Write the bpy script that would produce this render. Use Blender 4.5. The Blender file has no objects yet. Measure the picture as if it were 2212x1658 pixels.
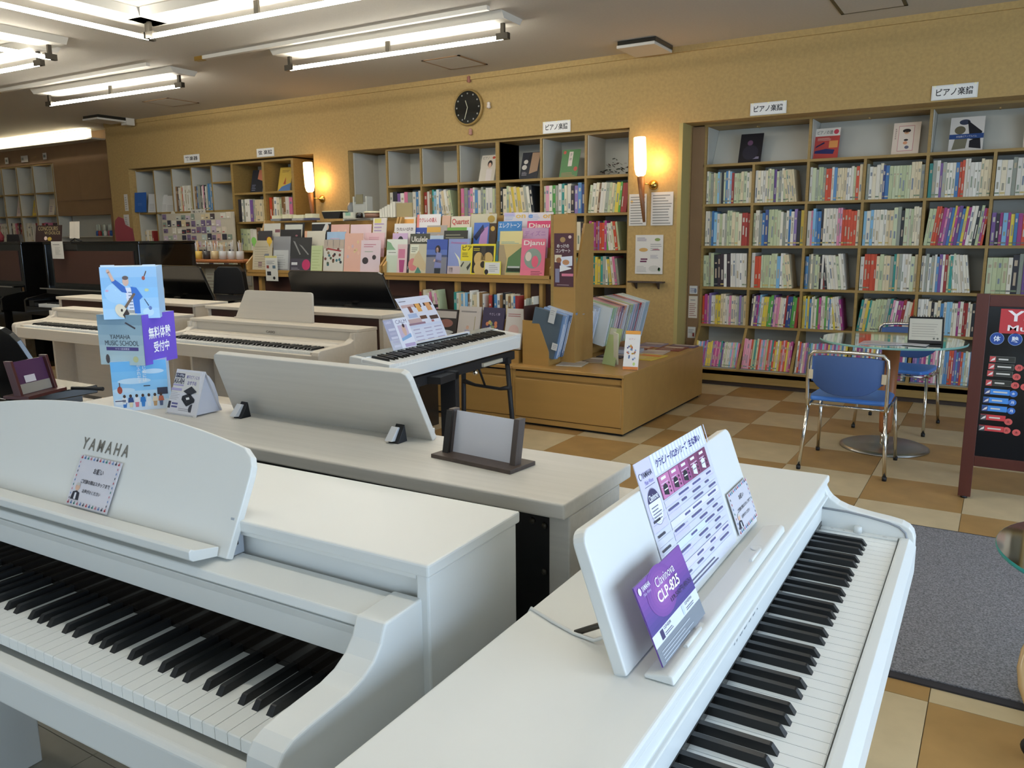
import bpy, math, random
from mathutils import Matrix, Vector
from math import sin, cos, pi, radians, atan2, hypot, sqrt
rnd = random.Random(7)
SC = bpy.context.scene
COL = SC.collection

# ------------------------------------------------------------ camera, world, light, exposure
cam_d = bpy.data.cameras.new('camera'); cam = bpy.data.objects.new('camera', cam_d); COL.objects.link(cam)
cam_d.sensor_width = 36; cam_d.sensor_fit = 'HORIZONTAL'
cam_d.lens = 1729.19 / 2212 * 36
cam_d.clip_start = .02; cam_d.clip_end = 60
PITCH, ROLL, HEAD, CAMZ = 0.181656, -0.007787, radians(31.557), 1.33722
def cam_matrix():
    f = Vector((-sin(HEAD) * cos(PITCH), cos(HEAD) * cos(PITCH), -sin(PITCH)))
    r = Vector((cos(HEAD), sin(HEAD), 0)); u = r.cross(f)
    r2 = r * cos(ROLL) + u * sin(ROLL); u2 = -r * sin(ROLL) + u * cos(ROLL)
    m = Matrix((r2, u2, -f)).transposed().to_4x4(); m.translation = (0, 0, CAMZ); return m
cam.matrix_world = cam_matrix()
SC.camera = cam
w = bpy.data.worlds.new('world'); SC.world = w; w.use_nodes = True
w.node_tree.nodes['Background'].inputs[0].default_value = (.62, .78, 1, 1)
w.node_tree.nodes['Background'].inputs[1].default_value = 1.0
SC.view_settings.view_transform = 'Standard'; SC.view_settings.look = 'None'
SC.view_settings.gamma = 1; SC.view_settings.use_curve_mapping = False
SC.view_settings.exposure = 0.38
def area(name, loc, rot, sx, sy, power, col):
    l = bpy.data.lights.new(name, 'AREA'); l.shape = 'RECTANGLE'; l.size = sx; l.size_y = sy
    l.energy = power; l.color = col
    o = bpy.data.objects.new(name, l); COL.objects.link(o); o.location = loc; o.rotation_euler = rot
    return o
# daylight through the shop windows on the right and behind the photographer
area('daylight_side', (3.05, 1.6, 1.35), (0, radians(90), 0), 2.1, 6.4, 150, (.60, .77, 1))
area('daylight_front', (-2.5, -2.9, 1.4), (radians(90), 0, 0), 8.5, 1.9, 26, (.84, .92, 1))

# ------------------------------------------------------------ materials
def lin(c):
    if isinstance(c, str):
        c = [int(c[i:i + 2], 16) / 255 for i in (0, 2, 4)]
    return tuple((x / 12.92 if x <= .04045 else ((x + .055) / 1.055) ** 2.4) for x in c)
MATS = {}
def mat(name, col=None, rough=.5, metal=0, noise=None, bump=None, emis=None, estr=0, spec=.5, coat=0, wood=None, attr=False):
    """noise=(scale,amount[,detail]) colour mottling; bump=(scale,strength); wood=(axis_scale,amount)"""
    m = bpy.data.materials.new(name); m.use_nodes = True; nt = m.node_tree; b = nt.nodes['Principled BSDF']
    b.inputs['Roughness'].default_value = rough; b.inputs['Metallic'].default_value = metal
    b.inputs['Specular IOR Level'].default_value = spec; b.inputs['Coat Weight'].default_value = coat
    tc = nt.nodes.new('ShaderNodeTexCoord')
    src = None
    if attr:
        a = nt.nodes.new('ShaderNodeAttribute'); a.attribute_name = 'Col'; src = a.outputs['Color']
    else:
        b.inputs['Base Color'].default_value = (*lin(col), 1)
    if noise or wood:
        n = nt.nodes.new('ShaderNodeTexNoise'); mp = nt.nodes.new('ShaderNodeMapping')
        nt.links.new(tc.outputs['Object'], mp.inputs[0]); nt.links.new(mp.outputs[0], n.inputs['Vector'])
        if wood:
            mp.inputs['Scale'].default_value = wood[0]; n.inputs['Scale'].default_value = 1; n.inputs['Detail'].default_value = 6; amt = wood[1]
        else:
            n.inputs['Scale'].default_value = noise[0]; n.inputs['Detail'].default_value = noise[2] if len(noise) > 2 else 4; amt = noise[1]
        mr = nt.nodes.new('ShaderNodeMapRange'); mr.inputs['From Min'].default_value = .3; mr.inputs['From Max'].default_value = .7
        mr.inputs['To Min'].default_value = 1 - amt; mr.inputs['To Max'].default_value = 1 + amt
        nt.links.new(n.outputs['Fac'], mr.inputs['Value'])
        vm = nt.nodes.new('ShaderNodeVectorMath'); vm.operation = 'SCALE'
        if src is None: vm.inputs[0].default_value = lin(col)
        else: nt.links.new(src, vm.inputs[0])
        nt.links.new(mr.outputs[0], vm.inputs['Scale']); src = vm.outputs[0]
    if src is not None: nt.links.new(src, b.inputs['Base Color'])
    if bump:
        n2 = nt.nodes.new('ShaderNodeTexNoise'); n2.inputs['Scale'].default_value = bump[0]; n2.inputs['Detail'].default_value = 5
        nt.links.new(tc.outputs['Object'], n2.inputs['Vector'])
        bp = nt.nodes.new('ShaderNodeBump'); bp.inputs['Strength'].default_value = bump[1]; bp.inputs['Distance'].default_value = .004
        nt.links.new(n2.outputs['Fac'], bp.inputs['Height']); nt.links.new(bp.outputs[0], b.inputs['Normal'])
    if emis:
        b.inputs['Emission Color'].default_value = (*lin(emis), 1); b.inputs['Emission Strength'].default_value = estr
    MATS[name] = m; return m
mat('print', rough=.45, attr=True)
mat('gloss', rough=.16, attr=True)
mat('matte', rough=.8, attr=True)
mat('cardboard', rough=.7, attr=True, noise=(30, .05))
mat('wall_gold', 'B79A62', .75, noise=(38, .085), bump=(300, .35))
mat('wall_gold_edge', 'B3A468', .7)
mat('wall_brown', '8C6E4E', .6, noise=(6, .05))
mat('wall_white', 'C9C4B4', .8, noise=(3, .03))
mat('ceiling', 'C4BFB4', .9, noise=(60, .03), bump=(400, .3))
mat('fixture_white', 'CFCBC0', .5)
mat('metal_dark', '4A453C', .4, .6)
mat('chrome', 'E4E2DC', .12, 1)
mat('brass', 'C9A75A', .25, 1)
mat('steel_brushed', 'B4B4B2', .32, 1, noise=(4, .05))
mat('tube_glow', 'FFFFFF', .5, emis='FFFAEE', estr=34)
mat('lamp_glow', 'FFF0D0', .5, emis='FFD9A0', estr=3.0)
mat('shelf_wood', '9C8048', .5, wood=((1.5, 30, 60), .1))
mat('island_wood', 'AC8549', .38, wood=((1.2, 14, 14), .05))
mat('shelf_white', 'C6C6BC', .6)
mat('shelf_void', '59554C', .8)
mat('kick_dark', '42352D', .6)
mat('tile_light', 'C2AF8A', .42, noise=(7, .09, 8), spec=.4)
mat('tile_dark', 'A5824F', .42, noise=(6, .13, 8), spec=.4)
mat('tile_grey', '8E8A7E', .5, noise=(8, .07, 8))
mat('grout', '6E5E44', .8)
mat('piano_white', 'DEDFDB', .38, noise=(2, .01))
mat('piano_warm', 'D2C8B8', .42, wood=((2, 60, 60), .03))
mat('piano_grain', 'CBC7BE', .45, wood=((3, 90, 90), .045))
mat('piano_black', '0C0C0C', .12, coat=.4)
mat('piano_satin', '151516', .22, spec=.8)
mat('board_black', '0D0E11', .55)
mat('back_brown', '4A322B', .3)
mat('key_white', 'E6E7E3', .25)
mat('key_black', '1A1B1C', .38)
mat('fall_black', '16120E', .1, coat=.3)
mat('rubber', '17171A', .6)
mat('dark_wood', '4B3F38', .5, wood=((60, 60, 3), .16))
mat('red_wood', '4A2222', .35, wood=((60, 60, 6), .12))
mat('frame_maroon', '54281F', .4, wood=((30, 30, 3), .08))
mat('cone_wood', 'A7693E', .45, wood=((40, 40, 3), .08))
mat('lamp_wood', '8A5A34', .45)
mat('carpet', '7C7A7C', .95, noise=(170, .55, 3), bump=(220, 1.0))
mat('carpet_edge', '2C2A2E', .7)
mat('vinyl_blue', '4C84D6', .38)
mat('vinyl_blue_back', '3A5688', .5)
mat('plant', '2E3A28', .7, noise=(30, .4))
mat('mirror_dark', '1E201E', .08, spec=.9)
def glass_mat(name, tint, gl=.12):
    m = bpy.data.materials.new(name); m.use_nodes = True; nt = m.node_tree; nt.nodes.clear()
    o = nt.nodes.new('ShaderNodeOutputMaterial'); mx = nt.nodes.new('ShaderNodeMixShader'); t = nt.nodes.new('ShaderNodeBsdfTransparent')
    g = nt.nodes.new('ShaderNodeBsdfGlossy'); fr = nt.nodes.new('ShaderNodeFresnel'); fr.inputs['IOR'].default_value = 1.45
    ad = nt.nodes.new('ShaderNodeMath'); ad.operation = 'ADD'; ad.inputs[1].default_value = gl
    t.inputs[0].default_value = (*lin(tint), 1); g.inputs['Roughness'].default_value = .05; g.inputs[0].default_value = (.95, 1, .98, 1)
    nt.links.new(fr.outputs[0], ad.inputs[0]); nt.links.new(ad.outputs[0], mx.inputs[0]); nt.links.new(t.outputs[0], mx.inputs[1])
    nt.links.new(g.outputs[0], mx.inputs[2]); nt.links.new(mx.outputs[0], o.inputs[0]); MATS[name] = m
glass_mat('glass_pane', 'F4FAFA', .0); glass_mat('glass_table', 'D4E8DF', .10); glass_mat('clear_plastic', 'EEF2F6', .08)
mat('glass_rim', '8FC4BC', .2); mat('glass_rim_teal', '2E9C9E', .15)

# ------------------------------------------------------------ mesh builder
TXT = {}
def text_mesh(s, bold=False):
    k = (s, bold)
    if k not in TXT:
        cu = bpy.data.curves.new('t', 'FONT'); cu.body = s; cu.resolution_u = 3; cu.fill_mode = 'FRONT'
        if bold: cu.offset = .018
        o = bpy.data.objects.new('t', cu); me = bpy.data.meshes.new_from_object(o)
        vs = [(v.co.x, v.co.y) for v in me.vertices]; fs = [tuple(p.vertices) for p in me.polygons]
        bpy.data.objects.remove(o); bpy.data.curves.remove(cu); bpy.data.meshes.remove(me)
        if vs:
            x0 = min(v[0] for v in vs); x1 = max(v[0] for v in vs); y0 = min(v[1] for v in vs); y1 = max(v[1] for v in vs)
            vs = [((x - x0) / max(x1 - x0, 1e-6), (y - y0) / max(y1 - y0, 1e-6)) for x, y in vs]
        TXT[k] = (vs, fs)
    return TXT[k]
def frame(origin, xdir, ydir):
    x = Vector(xdir).normalized(); y = Vector(ydir); y = (y - x * y.dot(x)).normalized(); z = x.cross(y)
    m = Matrix((x, y, z)).transposed().to_4x4(); m.translation = origin; return m
I4 = Matrix.Identity(4)
class MB:
    def __init__(s, M=None): s.v = []; s.f = []; s.c = []; s.m = []; s.sm = []; s.M = M or I4
    def add(s, pts, faces, col='FFFFFF', mt='print', smooth=False):
        n = len(s.v); M = s.M; c = lin(col)
        for p in pts: s.v.append(tuple(M @ Vector(p)))
        for f in faces: s.f.append(tuple(i + n for i in f)); s.c.append(c); s.m.append(mt); s.sm.append(smooth)
        return s
    def box(s, x0, y0, z0, x1, y1, z1, col='FFFFFF', mt='print'):
        return s.add([(x0, y0, z0), (x1, y0, z0), (x1, y1, z0), (x0, y1, z0), (x0, y0, z1), (x1, y0, z1), (x1, y1, z1), (x0, y1, z1)],
                     [(0, 3, 2, 1), (4, 5, 6, 7), (0, 1, 5, 4), (1, 2, 6, 5), (2, 3, 7, 6), (3, 0, 4, 7)], col, mt)
    def prism(s, prof, axis, a, b, col='FFFFFF', mt='print', smooth=False):
        n = len(prof)
        def P(p, t): return {'x': (t, p[0], p[1]), 'y': (p[0], t, p[1]), 'z': (p[0], p[1], t)}[axis]
        pts = [P(p, a) for p in prof] + [P(p, b) for p in prof]
        s.add(pts, [tuple(range(n))[::-1], tuple(range(n, 2 * n))], col, mt)
        base = len(s.v) - 2 * n
        for i in range(n):
            j = (i + 1) % n; s.f.append((base + i, base + j, base + n + j, base + n + i)); s.c.append(lin(col)); s.m.append(mt); s.sm.append(smooth)
        return s
    def quad(s, u0, v0, u1, v1, col, w=.0006, mt='print'):
        return s.add([(u0, v0, w), (u1, v0, w), (u1, v1, w), (u0, v1, w)], [(0, 1, 2, 3)], col, mt)
    def poly(s, pts, col, w=.0008, mt='print'):
        return s.add([(p[0], p[1], w) for p in pts], [tuple(range(len(pts)))], col, mt)
    def disc(s, u, v, ru, rv, col, w=.0008, n=20, mt='print', a=0):
        return s.poly([(u + ru * cos(2 * pi * i / n) * cos(a) - rv * sin(2 * pi * i / n) * sin(a), v + ru * cos(2 * pi * i / n) * sin(a) + rv * sin(2 * pi * i / n) * cos(a)) for i in range(n)], col, w, mt)
    def text(s, t, u0, v0, u1, v1, col, w=.0012, bold=False, skew=0):
        vs, fs = text_mesh(t, bold)
        if vs: s.add([(u0 + (u1 - u0) * x + skew * y * (v1 - v0), v0 + (v1 - v0) * y, w) for x, y in vs], fs, col)
        return s
    def lines(s, u0, v0, u1, v1, n, col, frac=.4, w=.0008, jag=True):
        h = (v1 - v0) / n
        for i in range(n):
            e = u1 - (rnd.random() * .35 * (u1 - u0) if jag else 0)
            s.quad(u0, v0 + i * h, e, v0 + i * h + h * frac, col, w)
        return s
    def tube(s, pts, r, n=10, col='FFFFFF', mt='chrome', cap=True, closed=False):
        P = [Vector(p) for p in pts]; R = r if isinstance(r, (list, tuple)) else [r] * len(P); out = []; up = None
        for i, p in enumerate(P):
            d = (P[(i + 1) % len(P)] - P[i - 1]) if closed else (P[min(i + 1, len(P) - 1)] - P[max(i - 1, 0)])
            d.normalize()
            if up is None: up = Vector((0, 0, 1)) if abs(d.z) < .9 else Vector((1, 0, 0))
            x = up.cross(d).normalized(); y = d.cross(x).normalized(); up = y
            for k in range(n):
                a = 2 * pi * k / n; out.append(tuple(p + (x * cos(a) + y * sin(a)) * R[i]))
        F = []
        for i in range(len(P) if closed else len(P) - 1):
            i2 = (i + 1) % len(P)
            for k in range(n): F.append((i * n + k, i * n + (k + 1) % n, i2 * n + (k + 1) % n, i2 * n + k))
        s.add(out, F, col, mt, True)
        if cap and not closed:
            b = len(s.v) - len(out)
            s.f.append(tuple(b + k for k in range(n))[::-1]); s.c.append(lin(col)); s.m.append(mt); s.sm.append(False)
            e = b + (len(P) - 1) * n; s.f.append(tuple(e + k for k in range(n))); s.c.append(lin(col)); s.m.append(mt); s.sm.append(False)
        return s
    def lathe(s, prof, c=(0, 0, 0), n=24, col='FFFFFF', mt='chrome', smooth=True, caps=True):
        pts = []; F = []
        for r, z in prof:
            for k in range(n): a = 2 * pi * k / n; pts.append((c[0] + r * cos(a), c[1] + r * sin(a), c[2] + z))
        for i in range(len(prof) - 1):
            for k in range(n): F.append((i * n + k, i * n + (k + 1) % n, (i + 1) * n + (k + 1) % n, (i + 1) * n + k))
        s.add(pts, F, col, mt, smooth); b = len(s.v) - len(pts)
        if not caps: return s
        if prof[0][0] > 1e-5: s.f.append(tuple(b + k for k in range(n))[::-1]); s.c.append(lin(col)); s.m.append(mt); s.sm.append(False)
        if prof[-1][0] > 1e-5:
            e = b + (len(prof) - 1) * n; s.f.append(tuple(e + k for k in range(n))); s.c.append(lin(col)); s.m.append(mt); s.sm.append(False)
        return s
    def mesh(s, name):
        me = bpy.data.meshes.new(name); me.from_pydata(s.v, [], s.f)
        used = []
        for k in s.m:
            if k not in used: used.append(k)
        for k in used: me.materials.append(MATS[k])
        me.polygons.foreach_set('material_index', [used.index(k) for k in s.m])
        me.polygons.foreach_set('use_smooth', s.sm)
        if any(k in ('print', 'gloss', 'matte', 'cardboard') for k in used):
            ca = me.color_attributes.new('Col', 'FLOAT_COLOR', 'CORNER'); buf = []
            for p, c in zip(s.f, s.c): buf += [c[0], c[1], c[2], 1.0] * len(p)
            ca.data.foreach_set('color', buf)
        me.update(); return me
    def build(s, name, parent=None, bevel=0, seg=2, loc=None, rot=None):
        o = bpy.data.objects.new(name, s.mesh(name)); COL.objects.link(o)
        if parent: o.parent = parent
        if loc: o.location = loc
        if rot is not None: o.rotation_euler = (0, 0, rot)
        if bevel:
            b = o.modifiers.new('b', 'BEVEL'); b.width = bevel; b.segments = seg; b.limit_method = 'ANGLE'; b.angle_limit = radians(35); b.harden_normals = False
        return o
def tag(o, label, cat, group=None, kind=None):
    o['label'] = label; o['category'] = cat
    if group: o['group'] = group
    if kind: o['kind'] = kind
    return o
def thing(name, label, cat, loc=(0, 0, 0), rot=0, group=None):
    o = bpy.data.objects.new(name, None); COL.objects.link(o); o.location = loc; o.rotation_euler = (0, 0, rot); o.empty_display_size = .05
    return tag(o, label, cat, group)
def struct(name, mb, parent=None, **k):
    o = mb.build(name, parent, **k)
    if not parent: o['kind'] = 'structure'
    return o
def copy_tree(o, parent=None):
    c = o.copy(); COL.objects.link(c); c.parent = parent
    for ch in list(o.children): copy_tree(ch, c)
    return c
ORD = ['first', 'second', 'third', 'fourth', 'fifth', 'sixth', 'seventh', 'eighth', 'ninth', 'tenth', 'eleventh', 'twelfth', 'thirteenth', 'fourteenth', 'fifteenth', 'sixteenth', 'seventeenth', 'eighteenth', 'nineteenth', 'twentieth', 'twenty-first', 'twenty-second', 'twenty-third', 'twenty-fourth', 'twenty-fifth', 'twenty-sixth']

# ------------------------------------------------------------ setting
CZ = 2.95; WY = 7.05; AT = 2.31
fl = MB(); fl.box(-16, -3.1, -.1, 3.3, 7.9, -.004, mt='grout'); floor = struct('floor', fl)
TS = .4655; TX, TY = -1.9464, 6.6251
def tile_mesh(mt, a=TS):
    m = MB(); g = .0012; m.box(g, g, -.004, a - g, a - g, 0, mt=mt); return m.mesh('tile')
tl, td, tg = tile_mesh('tile_light'), tile_mesh('tile_dark'), tile_mesh('tile_grey')
far = MB(); cnt = 0
for i in range(-10, 11):
    for j in range(-3, 21):
        x = TX + i * TS; y = TY - (j + 1) * TS + 0
        if x > 3 or y < -3.1: continue
        grey = (x < -.45 and y < 1.45)
        # light tile at (0,0) below row line; checker
        light = ((i + j) % 2 == 0)
        me = tg if grey else (tl if light else td)
        vis = (x > -4.6 and y > .4 and cnt < 298 and not (x < -2.6 and y > 3) and x < 1.9)
        if vis:
            o = bpy.data.objects.new('floor_tile', me); COL.objects.link(o); o.parent = floor; o.location = (x, y, 0); cnt += 1
        else:
            g = .0012; far.box(x + g, y + g, -.004, x + TS - g, y + TS - g, 0, mt='tile_grey' if grey else ('tile_light' if light else 'tile_dark'))
for i in range(-31, -10):
    for j in range(-3, 21):
        x = TX + i * TS; y = TY - (j + 1) * TS
        if y < -3.1 or x < -16: continue
        far.box(x + .001, y + .001, -.004, x + TS - .001, y + TS - .001, 0, mt='tile_light' if (i + j) % 2 == 0 else 'tile_dark')
fo = far.build('floor_tile', floor); fo['kind'] = 'stuff'
ce = MB(); ce.box(-16, -3.1, CZ, 3.3, 7.9, CZ + .12, mt='ceiling'); ceil = struct('ceiling', ce)
# back wall with three alcoves
wb = MB(); AL = [(-10.6, -7.03, 2.31), (-6.49, -3.05, 2.31), (-2.545, 2.2, 2.31)]
xs = [-11.05] + [v for a in AL for v in a[:2]] + [3.3]
for k in range(0, len(xs), 2): wb.box(xs[k], WY, 0, xs[k + 1], 7.75, AT, mt='wall_gold')
wb.box(-11.05, WY, AT, 3.3, 7.75, CZ, mt='wall_gold')
wb.box(-11.05, 7.75, 0, 3.3, 7.85, CZ, mt='wall_gold')
struct('wall_back', wb)
cm = MB(); cm.box(-11.05, WY - .02, CZ - .05, 3.3, WY, CZ, mt='wall_gold'); struct('trim_1', cm)
em = MB(); em.box(-2.575, WY - .006, 0, -2.54, WY + .2, AT, mt='wall_gold_edge'); struct('trim_2', em)
wl = MB(); wl.box(-16.1, -3.1, 0, -16, 7.9, CZ, mt='wall_white'); struct('wall_left', wl)
wr = MB()
wr.box(3.15, -3.1, 0, 3.3, 7.05, .25, mt='wall_white'); wr.box(3.15, -3.1, 2.5, 3.3, 7.05, CZ, mt='wall_white')
wr.box(3.15, 5, .25, 3.3, 7.05, 2.5, mt='wall_white'); wr.box(3.15, -3.1, .25, 3.3, -1.8, 2.5, mt='wall_white')
struct('wall_right', wr)
wf = MB(); wf.box(-16, -3.2, 0, 3.3, -3.05, .4, mt='wall_white'); wf.box(-16, -3.2, 2.4, 3.3, -3.05, CZ, mt='wall_white')
wf.box(-16, -3.2, .4, -7, -3.05, 2.4, mt='wall_white'); wf.box(2, -3.2, .4, 3.3, -3.05, 2.4, mt='wall_white'); struct('wall_front', wf)
def window(name, a, b, z0, z1, fixed, axis):
    f = MB(); p = MB(); n = 4
    for k in range(n + 1):
        t = a + (b - a) * k / n
        if axis == 'y': f.box(fixed, t - .03, z0, fixed + .08, t + .03, z1, mt='metal_dark')
        else: f.box(t - .03, fixed, z0, t + .03, fixed + .08, z1, mt='metal_dark')
    for z in (z0, z1 - .05):
        if axis == 'y': f.box(fixed, a, z, fixed + .08, b, z + .05, mt='metal_dark')
        else: f.box(a, fixed, z, b, fixed + .08, z + .05, mt='metal_dark')
    if axis == 'y': p.box(fixed + .03, a, z0, fixed + .036, b, z1, mt='glass_pane')
    else: p.box(a, fixed + .03, z0, b, fixed + .036, z1, mt='glass_pane')
    o = struct(name, f); p.build('pane', o)
window('window_1', -1.8, 5, .25, 2.5, 3.18, 'y'); window('window_2', -7, 2, .4, 2.4, -3.16, 'x')
# far left bay: brown panelling, cove light, white cubby shelves
fb = MB(); fb.box(-16, 7.62, 0, -11.05, 7.85, CZ, mt='wall_brown'); fb.box(-16, 7.4, 2.545, -11.05, 7.62, CZ, mt='wall_brown')
fb.box(-13.07, 7.4, 1.72, -11.05, 7.62, 2.55, mt='wall_brown'); fb.box(-11.66, 7.4, 0, -11.05, 7.62, 1.72, mt='wall_brown')
struct('wall_far', fb)
pn = MB(); pn.box(-12.36, 7.385, 1.95, -11.2, 7.4, 2.74, mt='wall_brown'); pn.box(-13.05, 7.39, 1.95, -12.37, 7.4, 2.74, mt='wall_brown'); pn.lathe([(.02, 0), (.02, .03), (0, .03)], (0, 0, 0), 12, mt='metal_dark')
struct('trim_3', pn)
mat('cove_glow', 'FFF6E0', .6, emis='FFF0C8', estr=1.15)
t = thing('cove_light', 'long glowing cream light panel along the ceiling above the far left shelves', 'light', (-13.8, 7.2, 2.80))
MB().box(-2.2, -.02, 0.02, 2.17, .0, .14, mt='cove_glow').build('diffuser', t)
MB().box(-2.2, -.02, 0, 2.18, .2, .02, mt='fixture_white').build('cove_shelf', t)
area('cove_lamp', (-13.8, 7.12, 2.86), (radians(125), 0, 0), 4.2, .05, 14, (1, .93, .76))

# ceiling things
def hatch(x0, y0, x1, y1, label):
    m = MB(); w_ = .025
    for a in ((x0, y0, x1, y0 + w_), (x0, y1 - w_, x1, y1), (x0, y0, x0 + w_, y1), (x1 - w_, y0, x1, y1)): m.box(a[0], a[1], CZ - .006, a[2], a[3], CZ, mt='metal_dark' if label[0] == 'l' else 'wall_brown')
    t = thing('ceiling_hatch', label, 'hatch', ((x0 + x1) / 2, (y0 + y1) / 2, CZ - .008)); c = Matrix.Translation(-Vector(t.location))
    m.v = [tuple(c @ Vector(p)) for p in m.v]; m.build('hatch_frame', t)
    MB().box(-(x1 - x0) / 2 + w_, -(y1 - y0) / 2 + w_, .001, (x1 - x0) / 2 - w_, (y1 - y0) / 2 - w_, .008, mt='ceiling').build('hatch_panel', t)
hatch(-4.80, 6.25, -4.37, 6.72, 'square ceiling access hatch between the long tube light and the clock wall')
hatch(-1.22, 6.2, -.77, 6.72, 'large square ceiling access hatch above the right bookcase at the top edge')
hatch(-8.93, 6.2, -8.45, 6.63, 'faint square ceiling hatch behind the farthest left tube light')
def vent(x, y, label):
    t = thing('ceiling_vent', label, 'vent', (x, y, CZ))
    MB().box(-.17, -.2, -.035, .17, .2, 0, mt='mirror_dark').build('vent_throat', t)
    MB().box(-.175, -.21, -.06, .165, .2, -.035, mt='fixture_white').build('vent_cover', t, .004)
vent(-2.8, 6.78, 'white square ceiling vent panel near the back wall above the wall lamp')
vent(-10.45, 6.68, 'dark edged ceiling vent at the far left corner by the golden pillar')
t = tag(MB().box(-.06, -.06, -.09, .06, .06, 0, mt='fixture_white').build('ceiling_speaker', loc=(-10.33, 6.93, CZ)), 'small white box sensor on the ceiling by the far left vent', 'sensor')
def tube_light(x0, y0, x1, y1, label, z=2.8, dy=.1, wide=.32, cap0=True):
    L = hypot(x1 - x0, y1 - y0); a = atan2(y1 - y0, x1 - x0)
    t = thing('tube_light', label, 'ceiling light', ((x0 + x1) / 2, (y0 + y1) / 2, z), a, 'bare tube ceiling lights')
    h = L / 2
    MB().prism([(-wide / 2, CZ - z), (-wide / 2 + .04, CZ - z - .05), (wide / 2 - .04, CZ - z - .05), (wide / 2, CZ - z)], 'x', -h - .08, h + .08, mt='fixture_white').build('housing', t)
    MB().tube([(-h, 0, 0), (h, 0, 0)], .0165, 12, mt='tube_glow').build('light_tube', t)
    for s in (-1, 1):
        MB().box(s * h - .05, -.02, -.015, s * h + .05, .02, .03, mt='metal_dark').box(s * h - .015, -.012, .03, s * h + .015, .012, CZ - z - .04, mt='metal_dark').build('lamp_holder', t)
    MB().box(-.02, -.008, .015, .02, .008, CZ - z - .04, mt='metal_dark').build('clip', t)
tube_light(-5.55, 1.3, -5.55, 3.95, 'long bare tube light at the upper left running toward the camera')
tube_light(-5.50, 3.93, -3.35, 4.04, 'brightest long bare tube light at the top of the photo')
tube_light(-5.51, 5.30, -3.36, 5.38, 'bare tube light nearer the clock wall')
tube_light(-9.10, 5.19, -7.00, 5.28, 'farthest bare tube light above the left alcove')
tube_light(-6.85, 1.6, -6.80, 3.92, 'bare tube light cut by the left edge, pointing toward the camera')
tube_light(-9.0, 3.93, -7.11, 4.0, 'short looking bare tube light at the left edge under the other one')
tube_light(-2.2, .9, -.1, .98, 'bare tube light out of sight above the front pianos')
tube_light(-2.4, 2.9, -.3, 2.98, 'bare tube light overhead behind the front pianos')
def rail(x0, y0, x1, label):
    t = thing('ceiling_rail', label, 'rail', ((x0 + x1) / 2, y0, CZ - .03), radians(1.2)); h = (x1 - x0) / 2
    MB().box(-h, -.02, 0, h, .02, .03, mt='fixture_white').build('rail_bar', t)
    MB().box(-h - .1, -.025, -.005, -h, .025, .03, mt='brass').build('end_cap', t)
rail(-6.3, 5.06, -3.3, 'thin white ceiling rail between the two nearer tube lights'); rail(-9.5, 4.9, -6.96, 'thin white ceiling rail at the left above the farthest tube light')

# ------------------------------------------------------------ bookcases
NB = 0; STUFF = MB()
PAL = {'w': ['E4E0CF', 'DDD8C8', 'E8E6DC', 'D9D6CC'], 'c': ['DDD0AE', 'D8C9A4', 'E2D8BC'], 'g': ['BFC9A0', 'C6CFAC', 'B4C098'], 'G': ['9CA093', '8E9488', 'A6AB9E'],
       'o': ['C4472A', 'CC4E30'], 'r': ['A63B33', '9A3434'], 'b': ['4F86B8', '3F76AE', '5C8FC0'], 's': ['8FC0DC', '7FB4D8'], 'n': ['37508C', '2E4683'], 't': ['2F8E86', '3B9A90'],
       'p': ['D98BAA', 'E0A2B8', 'D4789C'], 'm': ['B8448A', 'A03C80'], 'v': ['7C5A9A', '6A4C8C', '8E78B0'], 'y': ['E0CC4A', 'D8C050'], 'd': ['2C2C34', '3A3038', '23282E'], 'l': ['4E9A46', '5FA94E'], 'B': ['8C6A44', '7A5A3C']}
CN = {'w': 'cream-white', 'c': 'beige', 'g': 'pale green', 'G': 'greyish', 'o': 'orange-red', 'r': 'dark red', 'b': 'blue', 's': 'light blue', 'n': 'navy', 't': 'teal', 'p': 'pink', 'm': 'magenta', 'v': 'purple', 'y': 'yellow', 'd': 'near-black', 'l': 'green', 'B': 'brown'}
def book(mb, w_, h, d, k, M=I4):
    old = mb.M; mb.M = old @ M; c = rnd.choice(PAL[k]); g = .0008
    mb.box(g, .001, 0, w_ - g, d, h, 'E6E0D0'); mb.box(g * .5, 0, 0, g + .0015, d, h + .001, c); mb.box(w_ - g - .0015, 0, 0, w_ - g * .5, d, h + .001, c); mb.box(g, -.001, 0, w_ - g, .001, h + .001, c)
    mb.M = mb.M @ frame((0, -.0015, 0), (1, 0, 0), (0, 0, 1))
    tc = rnd.choice(['A39E8C', '8E9A86', 'B4A88C', '7E8896']) if k in 'wcgGsyp' else rnd.choice(['C8C2B4', 'B8A890'])
    if rnd.random() < .85:
        a = .15 + .2 * rnd.random(); mb.quad(w_ * .3, h * a, w_ * .7, h * (a + .12 + .25 * rnd.random()), tc, .0003)
    if rnd.random() < .7: mb.quad(w_ * .25, h * .72, w_ * .75, h * (.76 + .12 * rnd.random()), tc, .0003)
    if rnd.random() < .5: mb.quad(w_ * .06, h * .06, w_ * .94, h * .1, rnd.choice(['7A8A6A', '6B6B68', 'C9B26A', tc]), .0003)
    mb.M = old
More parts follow.
